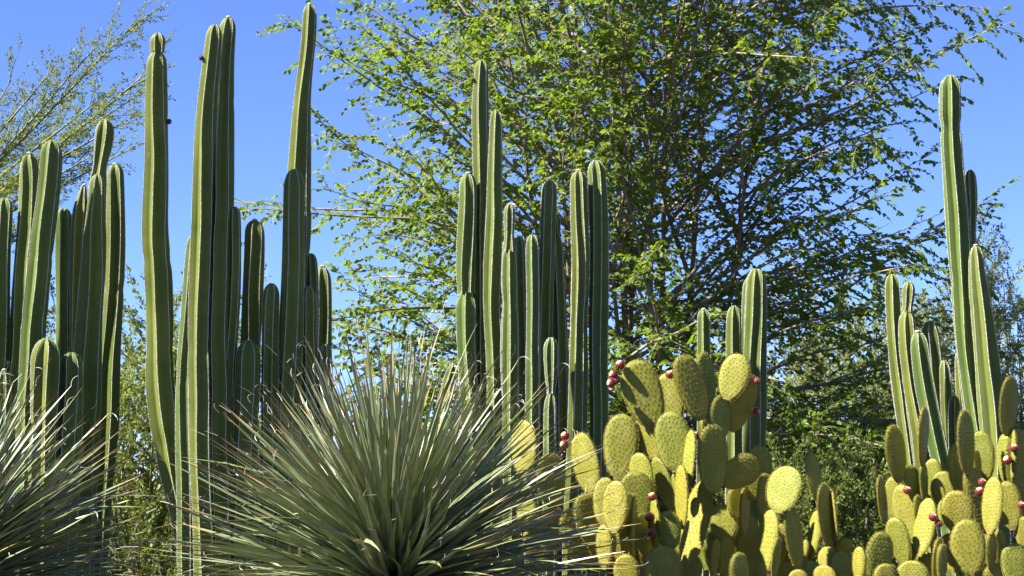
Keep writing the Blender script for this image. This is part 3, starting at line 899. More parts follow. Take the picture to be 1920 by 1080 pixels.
# bushes and small trees further back: (label, px, depth, height, spread, stems, materials, leaf size, density)
BUSHES = [
    ('feathery bush', 'tall feathery bush between the left clump and the bent tall cactus', 262, 15.5, 2.95, 0.95, 18, ('verde_bark', 'verde_leaf'), (0.020, 0.044), 1.0),
    ('feathery bush', 'dark leaved low bush at the foot of the bent tall cactus', 255, 14.2, 1.55, 0.8, 13, ('shrub_bark', 'shrub_leaf'), (0.022, 0.048), 1.0),
    ('feathery bush', 'fine leaved bush behind the leftmost column cacti', 40, 17.5, 3.1, 1.3, 14, ('verde_bark', 'verde_leaf'), (0.022, 0.048), 1.0),
    ('feathery bush', 'thin bush showing between the tall twin and bent cactus', 395, 20.0, 2.7, 1.2, 14, ('shrub_bark', 'shrub_leaf'), (0.024, 0.055), 1.0),
    ('feathery bush', 'low dark bush behind the big spiky yucca', 680, 22.0, 1.9, 1.9, 16, ('shrub_bark', 'shrub_leaf'), (0.03, 0.065), 0.9),
    ('feathery bush', 'low bush under the leafy tree behind the middle cacti', 1010, 22.5, 2.1, 1.9, 16, ('shrub_bark', 'shrub_leaf'), (0.03, 0.065), 0.9),
    ('feathery bush', 'dark bush under the leafy tree left of the prickly pear', 1230, 22.0, 2.2, 1.7, 16, ('shrub_bark', 'shrub_leaf'), (0.03, 0.065), 0.9),
    ('feathery bush', 'dark twiggy bush between the two prickly pears', 1575, 15.8, 1.75, 1.0, 16, ('shrub_bark', 'shrub_leaf'), (0.022, 0.048), 1.0),
    ('feathery bush', 'low dark bush right behind the middle prickly pear', 1450, 17.0, 1.6, 1.1, 14, ('shrub_bark', 'shrub_leaf'), (0.025, 0.055), 1.0),
    ('feathery tree', 'pale yellowish feathery tree seen under the leafy branches', 1560, 27.0, 3.6, 2.0, 20, ('verde_bark', 'pale_leaf'), (0.036, 0.075), 0.6),
    ('feathery tree', 'pale wispy tree behind the tallest cactus at right', 1700, 26.0, 4.1, 1.5, 13, ('verde_bark', 'pale_leaf'), (0.026, 0.056), 0.8),
    ('feathery tree', 'thin pale green tree against the sky at the right edge', 1885, 22.0, 3.9, 1.1, 11, ('verde_bark', 'pale_leaf'), (0.022, 0.046), 1.0),
    ('feathery bush', 'green bush low behind the right prickly pear', 1800, 18.0, 1.9, 1.5, 14, ('shrub_bark', 'shrub_leaf'), (0.020, 0.045), 0.9),
]
for i, (nm, lab, px, dep, h, sp, ns, mats, lf, den) in enumerate(BUSHES):
    b = at(px, 900, dep); b[2] = 0
    feathery(nm.replace(' ', '_'), lab, nm.split()[1], b, 200 + i, bush_limbs(300 + i, ns, h, sp), mats, leaf=lf, density=den, group='fine leaved bushes and small trees in the background', twig_len=(0.2, 0.5), spacing=0.2)

# ------------------------------------------------------------------ prickly pears
def pad_profile(t, egg):
    """Half-width of a pad at t (0 joint .. 1 tip), as a fraction of its greatest half-width."""
    a = np.clip(t, 0, 1)
    w = np.sqrt(np.clip(1 - ((a - egg) / np.where(a < egg, egg, 1 - egg)) ** 2, 0, 1))
    w = np.where(a < egg, w ** 0.92, w ** 0.98)
    return np.maximum(w, np.where(a < 0.08, 0.30 + 1.2 * a, 0))


def make_pad(seed, rows):
    """One pad shape, 1 unit high and about 1 unit wide, with raised bumps; spine clusters as a second mesh."""
    rng = np.random.default_rng(seed)
    egg = rng.uniform(0.54, 0.62)
    skew = rng.uniform(-0.05, 0.05); bend = rng.uniform(-0.05, 0.05)
    nu, nv = 47, 60
    tv = 0.5 - 0.5 * np.cos(np.linspace(0, math.pi, nv)); tv = tv * 0.55 + np.linspace(0, 1, nv) * 0.45
    # bump lattice in slanting rows
    cell = 1.0 / rows
    pts = []
    sl = rng.uniform(-0.35, 0.35)
    for i in range(-6, rows + 7):
        for j in range(-rows, rows + 1):
            x = (j + 0.5 * (i % 2)) * cell * 1.62 + rng.normal(0, 0.016)
            z = (i + 0.35) * cell + sl * x + rng.normal(0, 0.010)
            if 0.06 < z < 0.97:
                hw = 0.5 * pad_profile(np.array([z]), egg)[0]
                if abs(x) < hw * 0.93:
                    pts.append((x, z))
    pts = np.array(pts)

    def surf(x, z, sgn):
        hw = np.maximum(0.5 * pad_profile(z, egg), 1e-3)
        q = np.clip(np.abs(x) / hw, 0, 1)
        th = np.sqrt(np.clip(1 - q ** 3.2, 0, 1)) * np.clip(0.5 + 0.8 * hw, 0, 1)
        th *= np.minimum(1, ((1 - z) / 0.08)) ** 0.5
        return sgn * th

    def bumps(x, z):
        d2 = (((x[:, None] - pts[None, :, 0]) * 0.71) ** 2 + (z[:, None] - pts[None, :, 1]) ** 2)
        return np.exp(-d2.min(1) / (0.33 * cell) ** 2)

    V, F = [], []
    n0 = 0
    for sgn in (-1, 1):
        u = np.sin(np.linspace(-math.pi / 2, math.pi / 2, nu)) * 0.5 + np.linspace(-1, 1, nu) * 0.5
        hw = 0.5 * pad_profile(tv, egg)
        x = u[None] * hw[:, None]; z = np.repeat(tv[:, None], nu, 1)
        th = surf(x.ravel(), z.ravel(), 1.0).reshape(nv, nu)
        b = bumps(x.ravel(), z.ravel()).reshape(nv, nu)
        y = sgn * (th + 0.10 * (b - 0.4) * (np.abs(u[None]) < 0.97) * (th > 0.05))
        y[:, 0] = 0; y[:, -1] = 0; y[-1] = 0
        xx = x + skew * z ** 2
        P = np.stack([xx, y, z], -1).reshape(-1, 3)
        i = (np.arange(nv - 1)[:, None] * nu + np.arange(nu - 1)[None]).ravel()
        f = np.stack([i, i + 1, i + nu + 1, i + nu], -1)
        if sgn > 0:
            f = f[:, ::-1]
        V.append(P); F.append(f + n0); n0 += len(P)
    V = np.concatenate(V); F = np.concatenate(F)
    # y is in units of half-thickness here; it is scaled per pad
    me = make_mesh('pad', V, F, MAT['pad'])
    # spine clusters: in true proportions for a pad 0.28 m high, 0.2 m wide, 0.024 m thick
    S = np.array([0.20, 0.0125, 0.28])
    pos, up = [], []
    for sgn in (-1, 1):
        y = surf(pts[:, 0], pts[:, 1], 1.0)
        p = np.stack([pts[:, 0] + skew * pts[:, 1] ** 2, sgn * (y + 0.06), pts[:, 1]], 1) * S
        pos.append(p); up.append(np.tile([0, sgn, 0.0], (len(p), 1)) + np.stack([pts[:, 0] * 0.8, 0 * y, (pts[:, 1] - 0.5) * 0.5], 1))
    # rim
    t = np.linspace(0.10, 0.995, 46)
    for sg in (-1, 1):
        hw = 0.5 * pad_profile(t, egg)
        for off in (-0.25, 0.0, 0.25):
            tt2 = np.clip(t + rng.normal(0, 0.01, len(t)), 0.08, 0.999)
            hw2 = 0.5 * pad_profile(tt2, egg)
            p = np.stack([sg * hw2 * 0.995 + skew * tt2 ** 2, np.full(len(t), off), tt2], 1) * S
            o = np.stack([sg * np.ones(len(t)) * np.clip(1.15 - tt2 ** 3, 0.1, 1), np.full(len(t), off * 1.2), np.clip((tt2 - 0.45) * 2.0, -0.6, 1.5) * 0.8], 1)
            pos.append(p); up.append(o)
    pos = np.concatenate(pos); up = nrm(np.concatenate(up)); n = len(pos)
    nf = 2 * len(pts)
    Vs, Fs, rn = [], [], []
    ref = nrm(np.cross(up, np.array([[0.3, 0.2, 1.0]])))
    # felt cushion: dark brown low bump
    V1, F1 = scatter(np.array([[-1, -1, 0], [1, -1, 0], [1, 1, 0], [-1, 1, 0], [0, 0, 0.9]], float), PYRF, pos, ref, up, rng.uniform(0.7, 1.15, n) * np.where(np.arange(n) < nf, 0.0019, 0.0012))
    Vs.append(V1); Fs.append(F1); rn.append(np.full(len(V1), 0.0)); n0 = len(V1)
    for q in range(4):
        side = np.cross(up, ref)
        a = rng.uniform(0, 2 * math.pi, (n, 1))
        u2 = nrm(up + 0.75 * (np.cos(a) * ref + np.sin(a) * side) * rng.uniform(0.3, 1, (n, 1)))
        V2, F2 = scatter(SPK * np.array([1, 0.9, 1]), SPKF, pos, nrm(np.cross(u2, up + 0.3)), u2, rng.uniform(0.004, 0.0075, n) * np.where(np.arange(n) < nf, 1.0, 1.6))
        Vs.append(V2); Fs.append(F2 + n0); rn.append(np.full(len(V2), 1.0) * rng.uniform(0.55, 1.0)); n0 += len(V2)
    Vs = np.concatenate(Vs) / S
    sp = make_mesh('spines', Vs, np.concatenate(Fs), MAT['spine'], smooth=False, rnd=np.concatenate(rn))
    return me, sp


PADS = [make_pad(50 + i, [14, 15, 16, 13][i % 4]) for i in range(8)]
NARROW = [make_pad(80 + i, [14, 16][i % 2]) for i in range(3)]


def make_fruit():
    rng = np.random.default_rng(77)
    a = np.arange(12) * 2 * math.pi / 12
    prof = [(0.0, 0.0), (0.42, 0.03), (0.72, 0.25), (0.95, 0.6), (1.0, 0.95), (0.92, 1.3), (0.74, 1.55), (0.62, 1.6)]
    V = []
    for r, z in prof:
        V.append(np.stack([r * np.cos(a), r * np.sin(a), np.full(12, z)], 1) * 1.0)
    V = np.concatenate(V); n = len(prof)
    i = np.arange(n - 1)[:, None] * 12; j = np.arange(12)[None]; k = (j + 1) % 12
    F = np.stack([i + j, i + k, i + 12 + k, i + 12 + j], -1).reshape(-1, 4)
    me = make_mesh('fruit', V, F, MAT['fruit'])
    # flower scar: a shallow dish in the top
    r = np.array([0.64, 0.60, 0.35, 0.0]); z = np.array([1.58, 1.66, 1.50, 1.46])
    V2 = np.concatenate([np.stack([q * np.cos(a), q * np.sin(a), np.full(12, w)], 1) for q, w in zip(r, z)])
    i = np.arange(3)[:, None] * 12
    F2 = np.stack([i + j, i + k, i + 12 + k, i + 12 + j], -1).reshape(-1, 4)
    top = make_mesh('flower_scar', V2, F2, MAT['fruit_top'])
    pos, up = [], []
    for ring, (rr, zz) in enumerate([(0.78, 0.3), (0.97, 0.62), (1.02, 0.95), (0.95, 1.26), (0.78, 1.52)]):
        for q in range(9):
            b = (q + 0.5 * (ring % 2)) * 2 * math.pi / 9
            pos.append((rr * math.cos(b), rr * math.sin(b), zz)); up.append((math.cos(b), math.sin(b), (zz - 0.8) * 0.6))
    pos = np.array(pos); up = nrm(np.array(up)); ref = nrm(np.cross(up, [[0.1, 0.2, 1.0]]))
    V3, F3 = scatter(np.array([[-1, -1, 0], [1, -1, 0], [1, 1, 0], [-1, 1, 0], [0, 0, 1.0]], float), PYRF, pos, ref, up, np.full(len(pos), 0.06))
    V4, F4 = scatter(SPK, SPKF, np.repeat(pos, 3, 0), np.repeat(ref, 3, 0), nrm(np.repeat(up, 3, 0) + rng.normal(0, 0.35, (len(pos) * 3, 3))), np.full(len(pos) * 3, 0.2))
    dots = make_mesh('bristles', np.concatenate([V3, V4]), np.concatenate([F3, F4 + len(V3)]), MAT['fruit_dot'], smooth=False)
    return me, top, dots


FRUIT = make_fruit()
TH = 0.0125     # half thickness of a pad, metres


def prickly_pear(seed, label, base_px, base_depth, pads, fruits, filler):
    rng = np.random.default_rng(seed)
    base = at(base_px, 900, base_depth); base[2] = 0
    root = thing('prickly_pear', label, 'cactus', tuple(base))

    def put(P0, P1, width, yaw, pitch, th=TH, nar=False):
        ax = P1 - P0; L = np.linalg.norm(ax); ax = ax / L
        view = nrm(EYE - (P0 + P1) / 2); view[2] = 0; view = nrm(view)
        nz = nrm(view - ax * view.dot(ax))
        right = np.cross(ax, nz)          # to the viewer's right
        n = nrm(nz * math.cos(R(yaw)) + right * math.sin(R(yaw)))
        n = nrm(n + np.array([0, 0, math.sin(R(pitch))])); n = nrm(n - ax * n.dot(ax))
        X = np.cross(ax, n); X = nrm(X)
        me, sp = NARROW[rng.integers(3)] if nar else PADS[rng.integers(len(PADS))]
        o = link('pad', me, root)
        # local -y is the face turned to the viewer
        Rm = Matrix([[X[0], -n[0], ax[0], 0], [X[1], -n[1], ax[1], 0], [X[2], -n[2], ax[2], 0], [0, 0, 0, 1]])
        if Rm.to_3x3().determinant() < 0:
            X = -X
            Rm = Matrix([[X[0], -n[0], ax[0], 0], [X[1], -n[1], ax[1], 0], [X[2], -n[2], ax[2], 0], [0, 0, 0, 1]])
        o.matrix_local = Matrix.Translation(Vector(P0 - base)) @ Rm @ Matrix.Diagonal((width, th, L, 1))
        s = link('spines', sp, o, kind='stuff')
        return o

    for row in pads:
        bx, by, tx, ty, w, dep, yaw = row[:7]
        pitch = row[7] if len(row) > 7 else rng.uniform(-4, 8)
        P0, P1 = at(bx, by, dep), at(tx, ty, dep)
        # a pad also leans a little towards or away from the viewer
        lean = row[8] if len(row) > 8 else rng.uniform(-0.10, 0.10)
        L = np.linalg.norm(P1 - P0)
        P1 = P1 + np.array([0, lean * L, 0])
        wm = 1.07 * w * dep / FPX
        c, s = abs(math.cos(R(yaw))), abs(math.sin(R(yaw)))
        th = min(TH * rng.uniform(0.9, 1.2), wm * 0.45)
        if abs(yaw) >= 70:
            W = L * rng.uniform(0.5, 0.62)
        else:
            W = min(max((wm - 1.2 * th * s) / max(c, 0.3), 0.42 * L), 0.98 * L)
        put(P0, P1, W, yaw, pitch, th, nar=W < 0.5 * L)
    # pads lower down and inside the plant, hidden by the ones above; they carry the plant on the soil
    for (x, y, z, az, l, yaw) in filler:
        P0 = np.array([base[0] + x, base[1] + y, z])
        P1 = P0 + np.array([math.sin(R(az)) * l, 0.1 * l * math.sin(az * 7.0), math.cos(R(az)) * l])
        put(P0, P1, l * 0.72, yaw, 0, TH * 1.4)
    for (x, y, dep, rpx, ax_, ay_) in fruits:
        o = link('fruit', FRUIT[0], root)
        link('flower_scar', FRUIT[1], o)
        link('bristles', FRUIT[2], o, kind='stuff')
        d = Vector((ax_, -0.35, ay_)).normalized()
        rm = 1.0 * rpx * dep / FPX
        c = Vector(at(x, y, dep) - base) - d * rm * 0.8
        o.matrix_local = Matrix.Translation(c) @ d.to_track_quat('Z', 'Y').to_matrix().to_4x4() @ Matrix.Scale(rm, 4)
    return root


def filler_pads(seed, n, spread, zmax):
    rng = np.random.default_rng(seed)
    out = []
    for i in range(n):
        x = rng.uniform(-1, 1) * spread
        out.append((x, rng.uniform(0.12, 0.55), rng.uniform(-0.02, zmax), rng.normal(0, 16) + x * 14, rng.uniform(0.24, 0.34), rng.uniform(-60, 50)))
    for i in range(7):                 # a row standing on the soil
        x = (i / 6 * 2 - 1) * spread
        out.append((x, rng.uniform(-0.1, 0.3), -0.03, rng.normal(0, 12), 0.34, rng.uniform(-50, 40)))
    return out


# (joint x, joint y, tip x, tip y, apparent width px, depth m, yaw: - faces left / + faces right [, pitch, lean])
MIDDLE = [
    (982, 893, 982, 787, 47, 9.80, -45, 6, 0.05), (990, 925, 998, 884, 26, 9.86, -45), (1038, 954, 1030, 850, 52, 9.65, 32, -6),
    (1109, 926, 1086, 811, 46, 9.52, -46, 6), (1118, 1026, 1098, 925, 54, 9.60, 30, -4), (1104, 1062, 1064, 955, 56, 9.85, 22),
    (985, 990, 988, 915, 36, 9.90, -30), (1040, 1030, 1034, 950, 46, 9.95, 15), (1010, 1075, 1000, 985, 46, 9.9, 10),
    (1134, 1068, 1132, 983, 30, 9.25, -42, 4), (1153, 1000, 1155, 901, 45, 9.20, -28, 8), (1172, 1038, 1182, 926, 36, 9.32, 48, -5),
    (1132, 985, 1134, 895, 40, 9.40, -12), (1200, 968, 1187, 885, 62, 9.48, 6, 0), (1210, 938, 1197, 849, 42, 9.58, -38, 8),
    (1262, 960, 1229, 856, 32, 9.62, -50, 8), (1185, 1038, 1189, 926, 10, 9.26, 84), (1233, 1022, 1227, 934, 13, 9.36, -74),
    (1216, 1045, 1203, 962, 38, 9.42, 56, -6), (1232, 1035, 1220, 975, 14, 9.34, -70), (1258, 1031, 1250, 958, 42, 9.34, -6, 6),
    (1240, 1115, 1243, 1024, 66, 9.28, 14, -6), (1276, 940, 1263, 888, 14, 9.5, -60), (1284, 932, 1297, 806, 16, 9.40, -72),
    (1278, 992, 1277, 872, 15, 9.36, -72), (1286, 1066, 1322, 900, 46, 9.50, -46, 8), (1356, 1016, 1361, 946, 50, 9.70, -8),
    (1328, 1068, 1314, 982, 48, 9.74, -10), (1336, 1080, 1343, 1010, 20, 9.55, 58), (1362, 1080, 1362, 1006, 30, 9.62, 40),
    (1400, 1052, 1403, 1000, 38, 9.78, 20), (1388, 1112, 1385, 1036, 36, 9.12, 36, 2), (1425, 1085, 1449, 956, 36, 9.40, -46, 8),
    (1459, 962, 1478, 874, 62, 9.32, -32, 26), (1430, 972, 1434, 889, 27, 9.52, 50), (1412, 938, 1428, 836, 48, 9.64, 8, 0),
    (1351, 906, 1421, 866, 56, 9.46, 4, -14), (1378, 972, 1378, 912, 30, 9.68, 20), (1394, 1005, 1397, 912, 13, 9.62, 74),
    (1498, 1068, 1480, 950, 28, 9.36, 52), (1450, 1085, 1459, 1008, 15, 9.14, 72, 4), (1498, 1038, 1497, 988, 13, 9.56, -50),
    (1504, 1052, 1509, 1011, 22, 9.52, -38), (1533, 938, 1521, 849, 29, 9.60, 50, -4), (1557, 1032, 1545, 907, 25, 9.52, 54, -4),
    (1566, 1032, 1557, 917, 10, 9.58, -80), (1521, 1046, 1532, 957, 20, 9.54, -52, 6), (1546, 1066, 1554, 1025, 32, 9.48, -28),
    (1574, 1092, 1583, 1034, 42, 9.40, 6), (1520, 1092, 1516, 1052, 58, 9.42, 10), (1610, 1092, 1613, 1025, 27, 9.22, -42),
    (1228, 803, 1184, 677, 68, 9.62, -6, -2, -0.06), (1160, 900, 1169, 776, 60, 9.68, -4, 2), (1232, 864, 1198, 784, 38, 9.66, -46, 8),
    (1264, 806, 1248, 699, 50, 9.72, -8, 2), (1270, 885, 1254, 772, 60, 9.46, -4, 0), (1316, 788, 1279, 665, 52, 9.52, 26, -8),
    (1330, 764, 1320, 661, 35, 9.66, 42, -6), (1364, 750, 1387, 664, 54, 9.50, -14, 16), (1369, 809, 1409, 703, 50, 9.60, 26, -10),
    (1353, 822, 1349, 742, 37, 9.56, 34, -6), (1338, 924, 1334, 797, 56, 9.42, 30, -8), (1320, 812, 1318, 785, 14, 9.6, 30),
    (1290, 1100, 1300, 1040, 40, 9.5, -20), (1180, 1110, 1170, 1040, 44, 9.4, -10), (1420, 1110, 1412, 1045, 40, 9.6, 20), (1470, 1110, 1476, 1055, 34, 9.5, 10),
    (1592, 1100, 1600, 1052, 38, 9.45, -30), (1630, 1105, 1632, 1060, 34, 9.5, 20), (1545, 1105, 1548, 1060, 44, 9.3, -24), (1500, 1105, 1494, 1068, 40, 9.3, -10), (1570, 1060, 1590, 1010, 30, 9.6, 34),
]
_rg = np.random.default_rng(64)
for _k in range(22):                      # older pads filling the heart of the clump
    _x = 1130 + _k * 16 + _rg.uniform(-8, 8); _y = _rg.uniform(1020, 1085)
    _dx = _rg.uniform(-22, 22)
    MIDDLE.append((_x, _y, _x + _dx, _y - _rg.uniform(75, 105), _rg.uniform(34, 56), _rg.uniform(9.72, 9.95), _rg.uniform(-45, 30)))
MIDDLE_FRUIT = [
    (1163, 685, 9.58, 9.5, -0.4, 0.8), (1151, 703, 9.60, 9, -0.8, 0.4), (1147, 718, 9.56, 9, -0.9, 0.2), (1155, 714, 9.6, 8, -0.6, 0.3), (1257, 703, 9.66, 8.5, -0.3, 0.9),
    (1060, 818, 9.72, 8.5, -0.5, 0.6), (1059, 834, 9.70, 9, -0.9, 0.2), (1305, 818, 9.40, 8.5, -0.5, 0.8), (1419, 715, 9.58, 7, 0.8, 0.5),
    (1417, 772, 9.58, 8, 0.9, 0.1), (1223, 932, 9.30, 8.5, -0.3, 0.9), (1219, 971, 9.28, 9.5, -0.5, 0.8), (1220, 1000, 9.28, 8.5, -0.5, 0.7),
]
RIGHT = [
    (1686, 905, 1673, 797, 36, 9.60, 40, -6), (1719, 978, 1700, 872, 40, 9.66, 34, -6), (1672, 972, 1674, 894, 26, 9.72, -18),
    (1706, 1020, 1691, 908, 33, 9.50, -22, 0), (1698, 1060, 1672, 970, 40, 9.42, -36, 8), (1728, 872, 1734, 762, 15, 9.60, 76),
    (1734, 938, 1729, 868, 13, 9.62, 72), (1752, 934, 1747, 860, 34, 9.76, -16), (1776, 944, 1764, 884, 42, 9.72, -8),
    (1766, 962, 1756, 897, 26, 9.62, -32), (1724, 992, 1720, 928, 11, 9.46, 70), (1723, 1044, 1745, 934, 38, 9.38, -36, 8),
    (1716, 1014, 1715, 968, 14, 9.52, -50), (1705, 1054, 1709, 1016, 22, 9.46, -20), (1710, 1112, 1711, 1051, 58, 9.12, -8, 8),
    (1755, 1092, 1760, 1009, 15, 9.22, 72), (1766, 1092, 1766, 1020, 21, 9.16, 58, 2), (1814, 891, 1811, 769, 24, 9.52, 54, -4),
    (1804, 930, 1793, 830, 40, 9.66, 10), (1847, 902, 1837, 808, 42, 9.72, -14, 2), (1799, 999, 1790, 920, 56, 9.42, -4),
    (1820, 1080, 1810, 974, 60, 9.22, 4, 2), (1846, 1002, 1824, 875, 34, 9.52, 40, -6), (1856, 1002, 1866, 894, 36, 9.32, -36, 6),
    (1858, 1070, 1857, 998, 21, 9.34, 52), (1876, 1066, 1875, 996, 24, 9.40, 44), (1900, 994, 1889, 902, 40, 9.46, 2, 2),
    (1886, 906, 1883, 814, 22, 9.62, -42, 4), (1888, 818, 1894, 706, 27, 9.56, 46, -4), (1896, 902, 1899, 805, 12, 9.56, -76),
    (1914, 942, 1907, 803, 36, 9.58, 40, -6), (1918, 1028, 1918, 968, 26, 9.46, -8), (1905, 1095, 1899, 1019, 48, 9.32, 10),
    (1870, 1112, 1872, 1056, 52, 9.36, 12), (1835, 895, 1828, 842, 18, 9.62, 46), (1740, 1092, 1738, 1035, 34, 9.45, -24),
    (1790, 1075, 1782, 1000, 40, 9.5, -16), (1840, 1090, 1842, 1010, 34, 9.5, 20), (1640, 1094, 1656, 997, 48, 9.34, 22, 0), (1661, 1112, 1660, 1057, 43, 9.12, 20, 4),
    (1659, 984, 1650, 892, 14, 9.60, 75), (1930, 1060, 1935, 960, 44, 9.5, -20), (1950, 950, 1945, 850, 44, 9.6, 10), (1960, 1050, 1970, 950, 46, 9.45, 15), (1775, 985, 1772, 935, 30, 9.56, -20),
]
RIGHT_FRUIT = [
    (1701, 920, 9.46, 8, 0.2, 0.9), (1749, 970, 9.32, 8.5, 0.3, 0.8), (1760, 982, 9.32, 7.5, 0.5, 0.6), (1842, 905, 9.46, 8, 0.4, 0.8),
    (1837, 922, 9.44, 8.5, -0.2, 0.8), (1901, 841, 9.48, 8.5, 0.0, 0.9), (1890, 863, 9.50, 9, -0.6, 0.5), (1915, 948, 9.42, 7.5, 0.2, 0.8),
]
prickly_pear(1, 'sprawling yellow prickly pear with many pads between yucca and tree', 1310, 9.6, MIDDLE, MIDDLE_FRUIT, filler_pads(5, 34, 0.62, 0.80))
prickly_pear(2, 'yellow prickly pear with red fruits at the lower right corner', 1800, 9.6, RIGHT, RIGHT_FRUIT, filler_pads(6, 22, 0.38, 0.80))

# ------------------------------------------------------------------ spiky yuccas
def make_blade(seed, droop, curl=True):
    """A sword leaf along local +x, 1 unit long, upper face +z, with a frayed thread at its tip."""
    rng = np.random.default_rng(seed)
    t = np.array([0, 0.06, 0.2, 0.42, 0.62, 0.8, 0.92, 1.0])
    hw = (0.0074 + 0.0036 * ((seed * 7) % 5) / 4) * np.interp(t, [0, 0.06, 0.2, 0.45, 0.75, 1.0], [1.3, 1.15, 1.0, 1.0, 0.72, 0.06])
    tw = rng.normal(0, 0.5) * t
    sway = rng.normal(0, 0.09) * t ** 2 + 0.008 * np.sin(t * rng.uniform(4, 9) + rng.uniform(0, 6)) * t
    z = -droop * t ** 2.2
    if seed % 8 == 3:                       # a few blades are folded over
        z = z - 0.5 * np.clip(t - 0.66, 0, 1)
    V, UV = [], []
    for i in range(len(t)):
        for c, u in ((-1, 1.0), (0, 0.0), (1, 1.0)):
            y0, z0 = c * hw[i], abs(c) * hw[i] * 0.35
            y = y0 * math.cos(tw[i]) - z0 * math.sin(tw[i]); zz = y0 * math.sin(tw[i]) + z0 * math.cos(tw[i])
            V.append((t[i], y + sway[i], z[i] + zz)); UV.append((u, t[i] * 0.95))
    F = []
    for i in range(len(t) - 1):
        a = i * 3
        F += [[a, a + 3, a + 4, a + 1], [a + 1, a + 4, a + 5, a + 2]]
    if curl:
        n0 = len(V)
        p = np.array([1.0, sway[-1], z[-1]]); d = nrm(np.array([1, rng.normal(0, 0.4), rng.normal(-0.1, 0.4)]))
        ax = nrm(rng.normal(0, 1, 3)); k = rng.uniform(0.3, 0.9)
        m = 5
        for i in range(m):
            w = 0.0016 * (1 - 0.5 * i / m)
            q = nrm(np.cross(d, [0.2, 0.5, 0.8]))
            V += [tuple(p - q * w), tuple(p + q * w)]; UV += [(0.5, 1.0), (0.5, 1.0)]
            p = p + d * rng.uniform(0.012, 0.022)
            d = nrm(d + np.cross(ax, d) * k)
        for i in range(m - 1):
            a = n0 + 2 * i
            F.append([a, a + 2, a + 3, a + 1])
    V = np.array(V)
    return V, np.array(F), np.array(UV)


BLADES = []
for i in range(24):
    V, F, UV = make_blade(900 + i, [0.03, 0.09, 0.17, 0.28][i // 6], curl=(i % 3 != 2))
    BLADES.append((V, F, UV, make_mesh('leaf', V, F, MAT['yucca'], uv=UV, rnd=np.full(len(V), 0.0))))


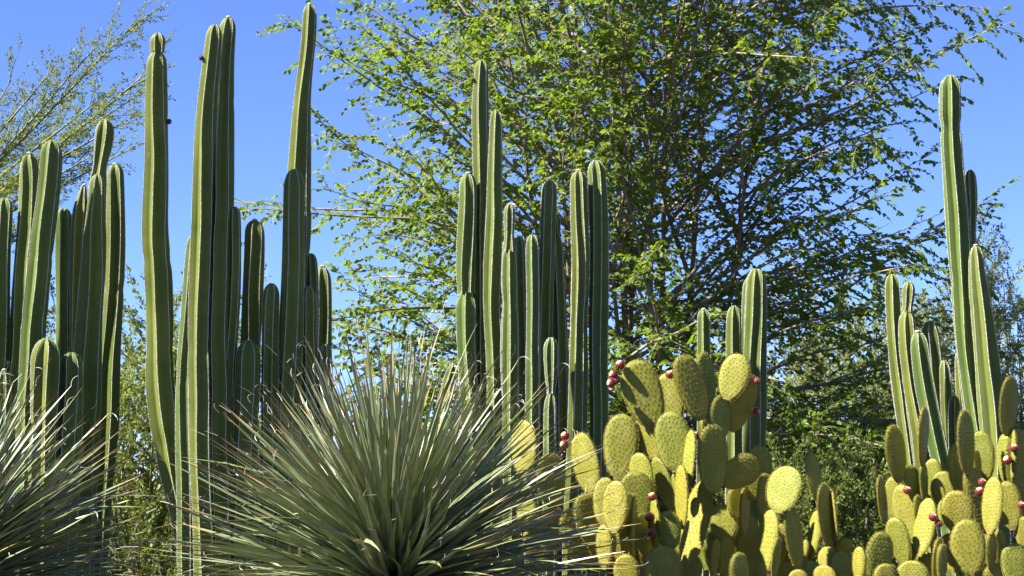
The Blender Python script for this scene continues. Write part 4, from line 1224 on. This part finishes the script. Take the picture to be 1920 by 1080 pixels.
def yucca(seed, label, px, py, depth, length, n, group=None):
    rng = np.random.default_rng(seed)
    c = at(px, py, depth)
    base = np.array([c[0], c[1], 0.0])
    root = thing('spiky_yucca', label, 'yucca', tuple(base), group)
    h = c[2]
    # trunk under a skirt of dry leaves
    z = np.linspace(-0.04, h, 14)
    P = np.stack([0.01 * noise1(rng, 14, 4), 0.01 * noise1(rng, 14, 4), z], 1)
    v, f = tubes([(P, np.interp(z, [0, h], [0.13, 0.10]))], 12)
    link('trunk', make_mesh('trunk', v, f, MAT['thatch']), root)
    m = 260
    az = rng.uniform(0, 2 * math.pi, m); zz = rng.uniform(0.35, h - 0.05, m)
    pos = np.stack([0.1 * np.cos(az), 0.1 * np.sin(az), zz], 1)
    dr = np.stack([np.cos(az) * 0.28, np.sin(az) * 0.28, np.full(m, -1.0)], 1) + rng.normal(0, 0.1, (m, 3))
    V, F = scatter(BLADES[4][0] * np.array([1, 1.1, 1]), BLADES[4][1], pos, dr, np.stack([np.cos(az), np.sin(az), np.full(m, 0.2)], 1), rng.uniform(0.3, 0.5, m))
    link('dry_skirt', make_mesh('dry_skirt', V, F, MAT['thatch'], smooth=False), root, kind='stuff')
    # the rosette: evenly spread over the ball, from hanging sideways to upright
    i = np.arange(n)
    el_s = 1 - (i + 0.5) / n * (1 + math.sin(R(28)))          # sine of elevation, 1 .. -sin 28
    az = i * 2.399963 + rng.normal(0, 0.35, n)
    el = np.arcsin(np.clip(el_s + rng.normal(0, 0.09, n), -0.6, 0.999))
    d = np.stack([np.cos(az) * np.cos(el), np.sin(az) * np.cos(el), np.sin(el)], 1)
    L = length * rng.normal(0.98, 0.09, n) * np.where(el_s > 0.75, 0.93, 1.0)
    b = np.array([0, 0, h]) + d * 0.06 + np.stack([0 * az, 0 * az, 0.24 * (el_s - 0.35)], 1)
    # blades cross each other: aim is a little off the radial line, in loose bundles
    bun = rng.integers(0, 60, n); bd = rng.normal(0, 0.14, (60, 3))
    d = nrm(d + bd[bun] + rng.normal(0, 0.07, (n, 3)))
    up = np.array([[0, 0, 1.0]]) - d * d[:, 2:3]
    flat = np.linalg.norm(up, axis=1) < 0.15
    up[flat] = rng.normal(0, 1, (flat.sum(), 3))
    up = nrm(up)
    roll = rng.normal(0, 0.45, n)
    sd = np.cross(d, up)
    up = up * np.cos(roll)[:, None] + sd * np.sin(roll)[:, None]
    tier = np.clip((1 - el_s) * 1.7 + rng.uniform(-0.6, 0.8, n), 0, 3.99).astype(int)
    var = tier * 6 + rng.integers(0, 6, n)
    # the 300 leaves that show best (turned to the camera or making the outline) are parts of their own
    face = -d[:, 1] * 0.8 + np.abs(d[:, 0]) * 0.4 + d[:, 2] * 0.3
    vis = (c[0] + d[:, 0] * L) / (c[1]) * FPX + 960
    face = np.where(vis > -20, face, -9)
    pick = np.zeros(n, bool); pick[np.argsort(-face)[:300]] = True
    rest_v, rest_f, rest_uv, rest_r, n0 = [], [], [], [], 0
    for k in range(n):
        V, F, UV, me = BLADES[var[k]]
        if pick[k]:
            X = d[k]; Y = nrm(np.cross(up[k], X)); Z = np.cross(X, Y)
            o = link('leaf', me, root)
            M = Matrix([[X[0], Y[0], Z[0], 0], [X[1], Y[1], Z[1], 0], [X[2], Y[2], Z[2], 0], [0, 0, 0, 1]])
            o.matrix_local = Matrix.Translation(Vector(b[k])) @ M @ Matrix.Diagonal((L[k], 1.0, L[k], 1))
        else:
            v, f = scatter(V, F, b[k:k + 1], d[k:k + 1], up[k:k + 1], np.array([[L[k], 1.0, L[k]]]))
            rest_v.append(v); rest_f.append(f + n0); n0 += len(v)
            rest_uv.append(UV); rest_r.append(np.full(len(v), rng.random()))
    if rest_v:
        link('leaves', make_mesh('leaves', np.concatenate(rest_v), np.concatenate(rest_f), MAT['yucca'], uv=np.concatenate(rest_uv), rnd=np.concatenate(rest_r)), root, kind='stuff')
    return root


yucca(31, 'big spiky blue green yucca with brown tips in the middle foreground', 735, 1112, 8.0, 0.865, 1600)
yucca(32, 'spiky yucca cut off by the lower left corner', -90, 1100, 8.0, 0.74, 1150)
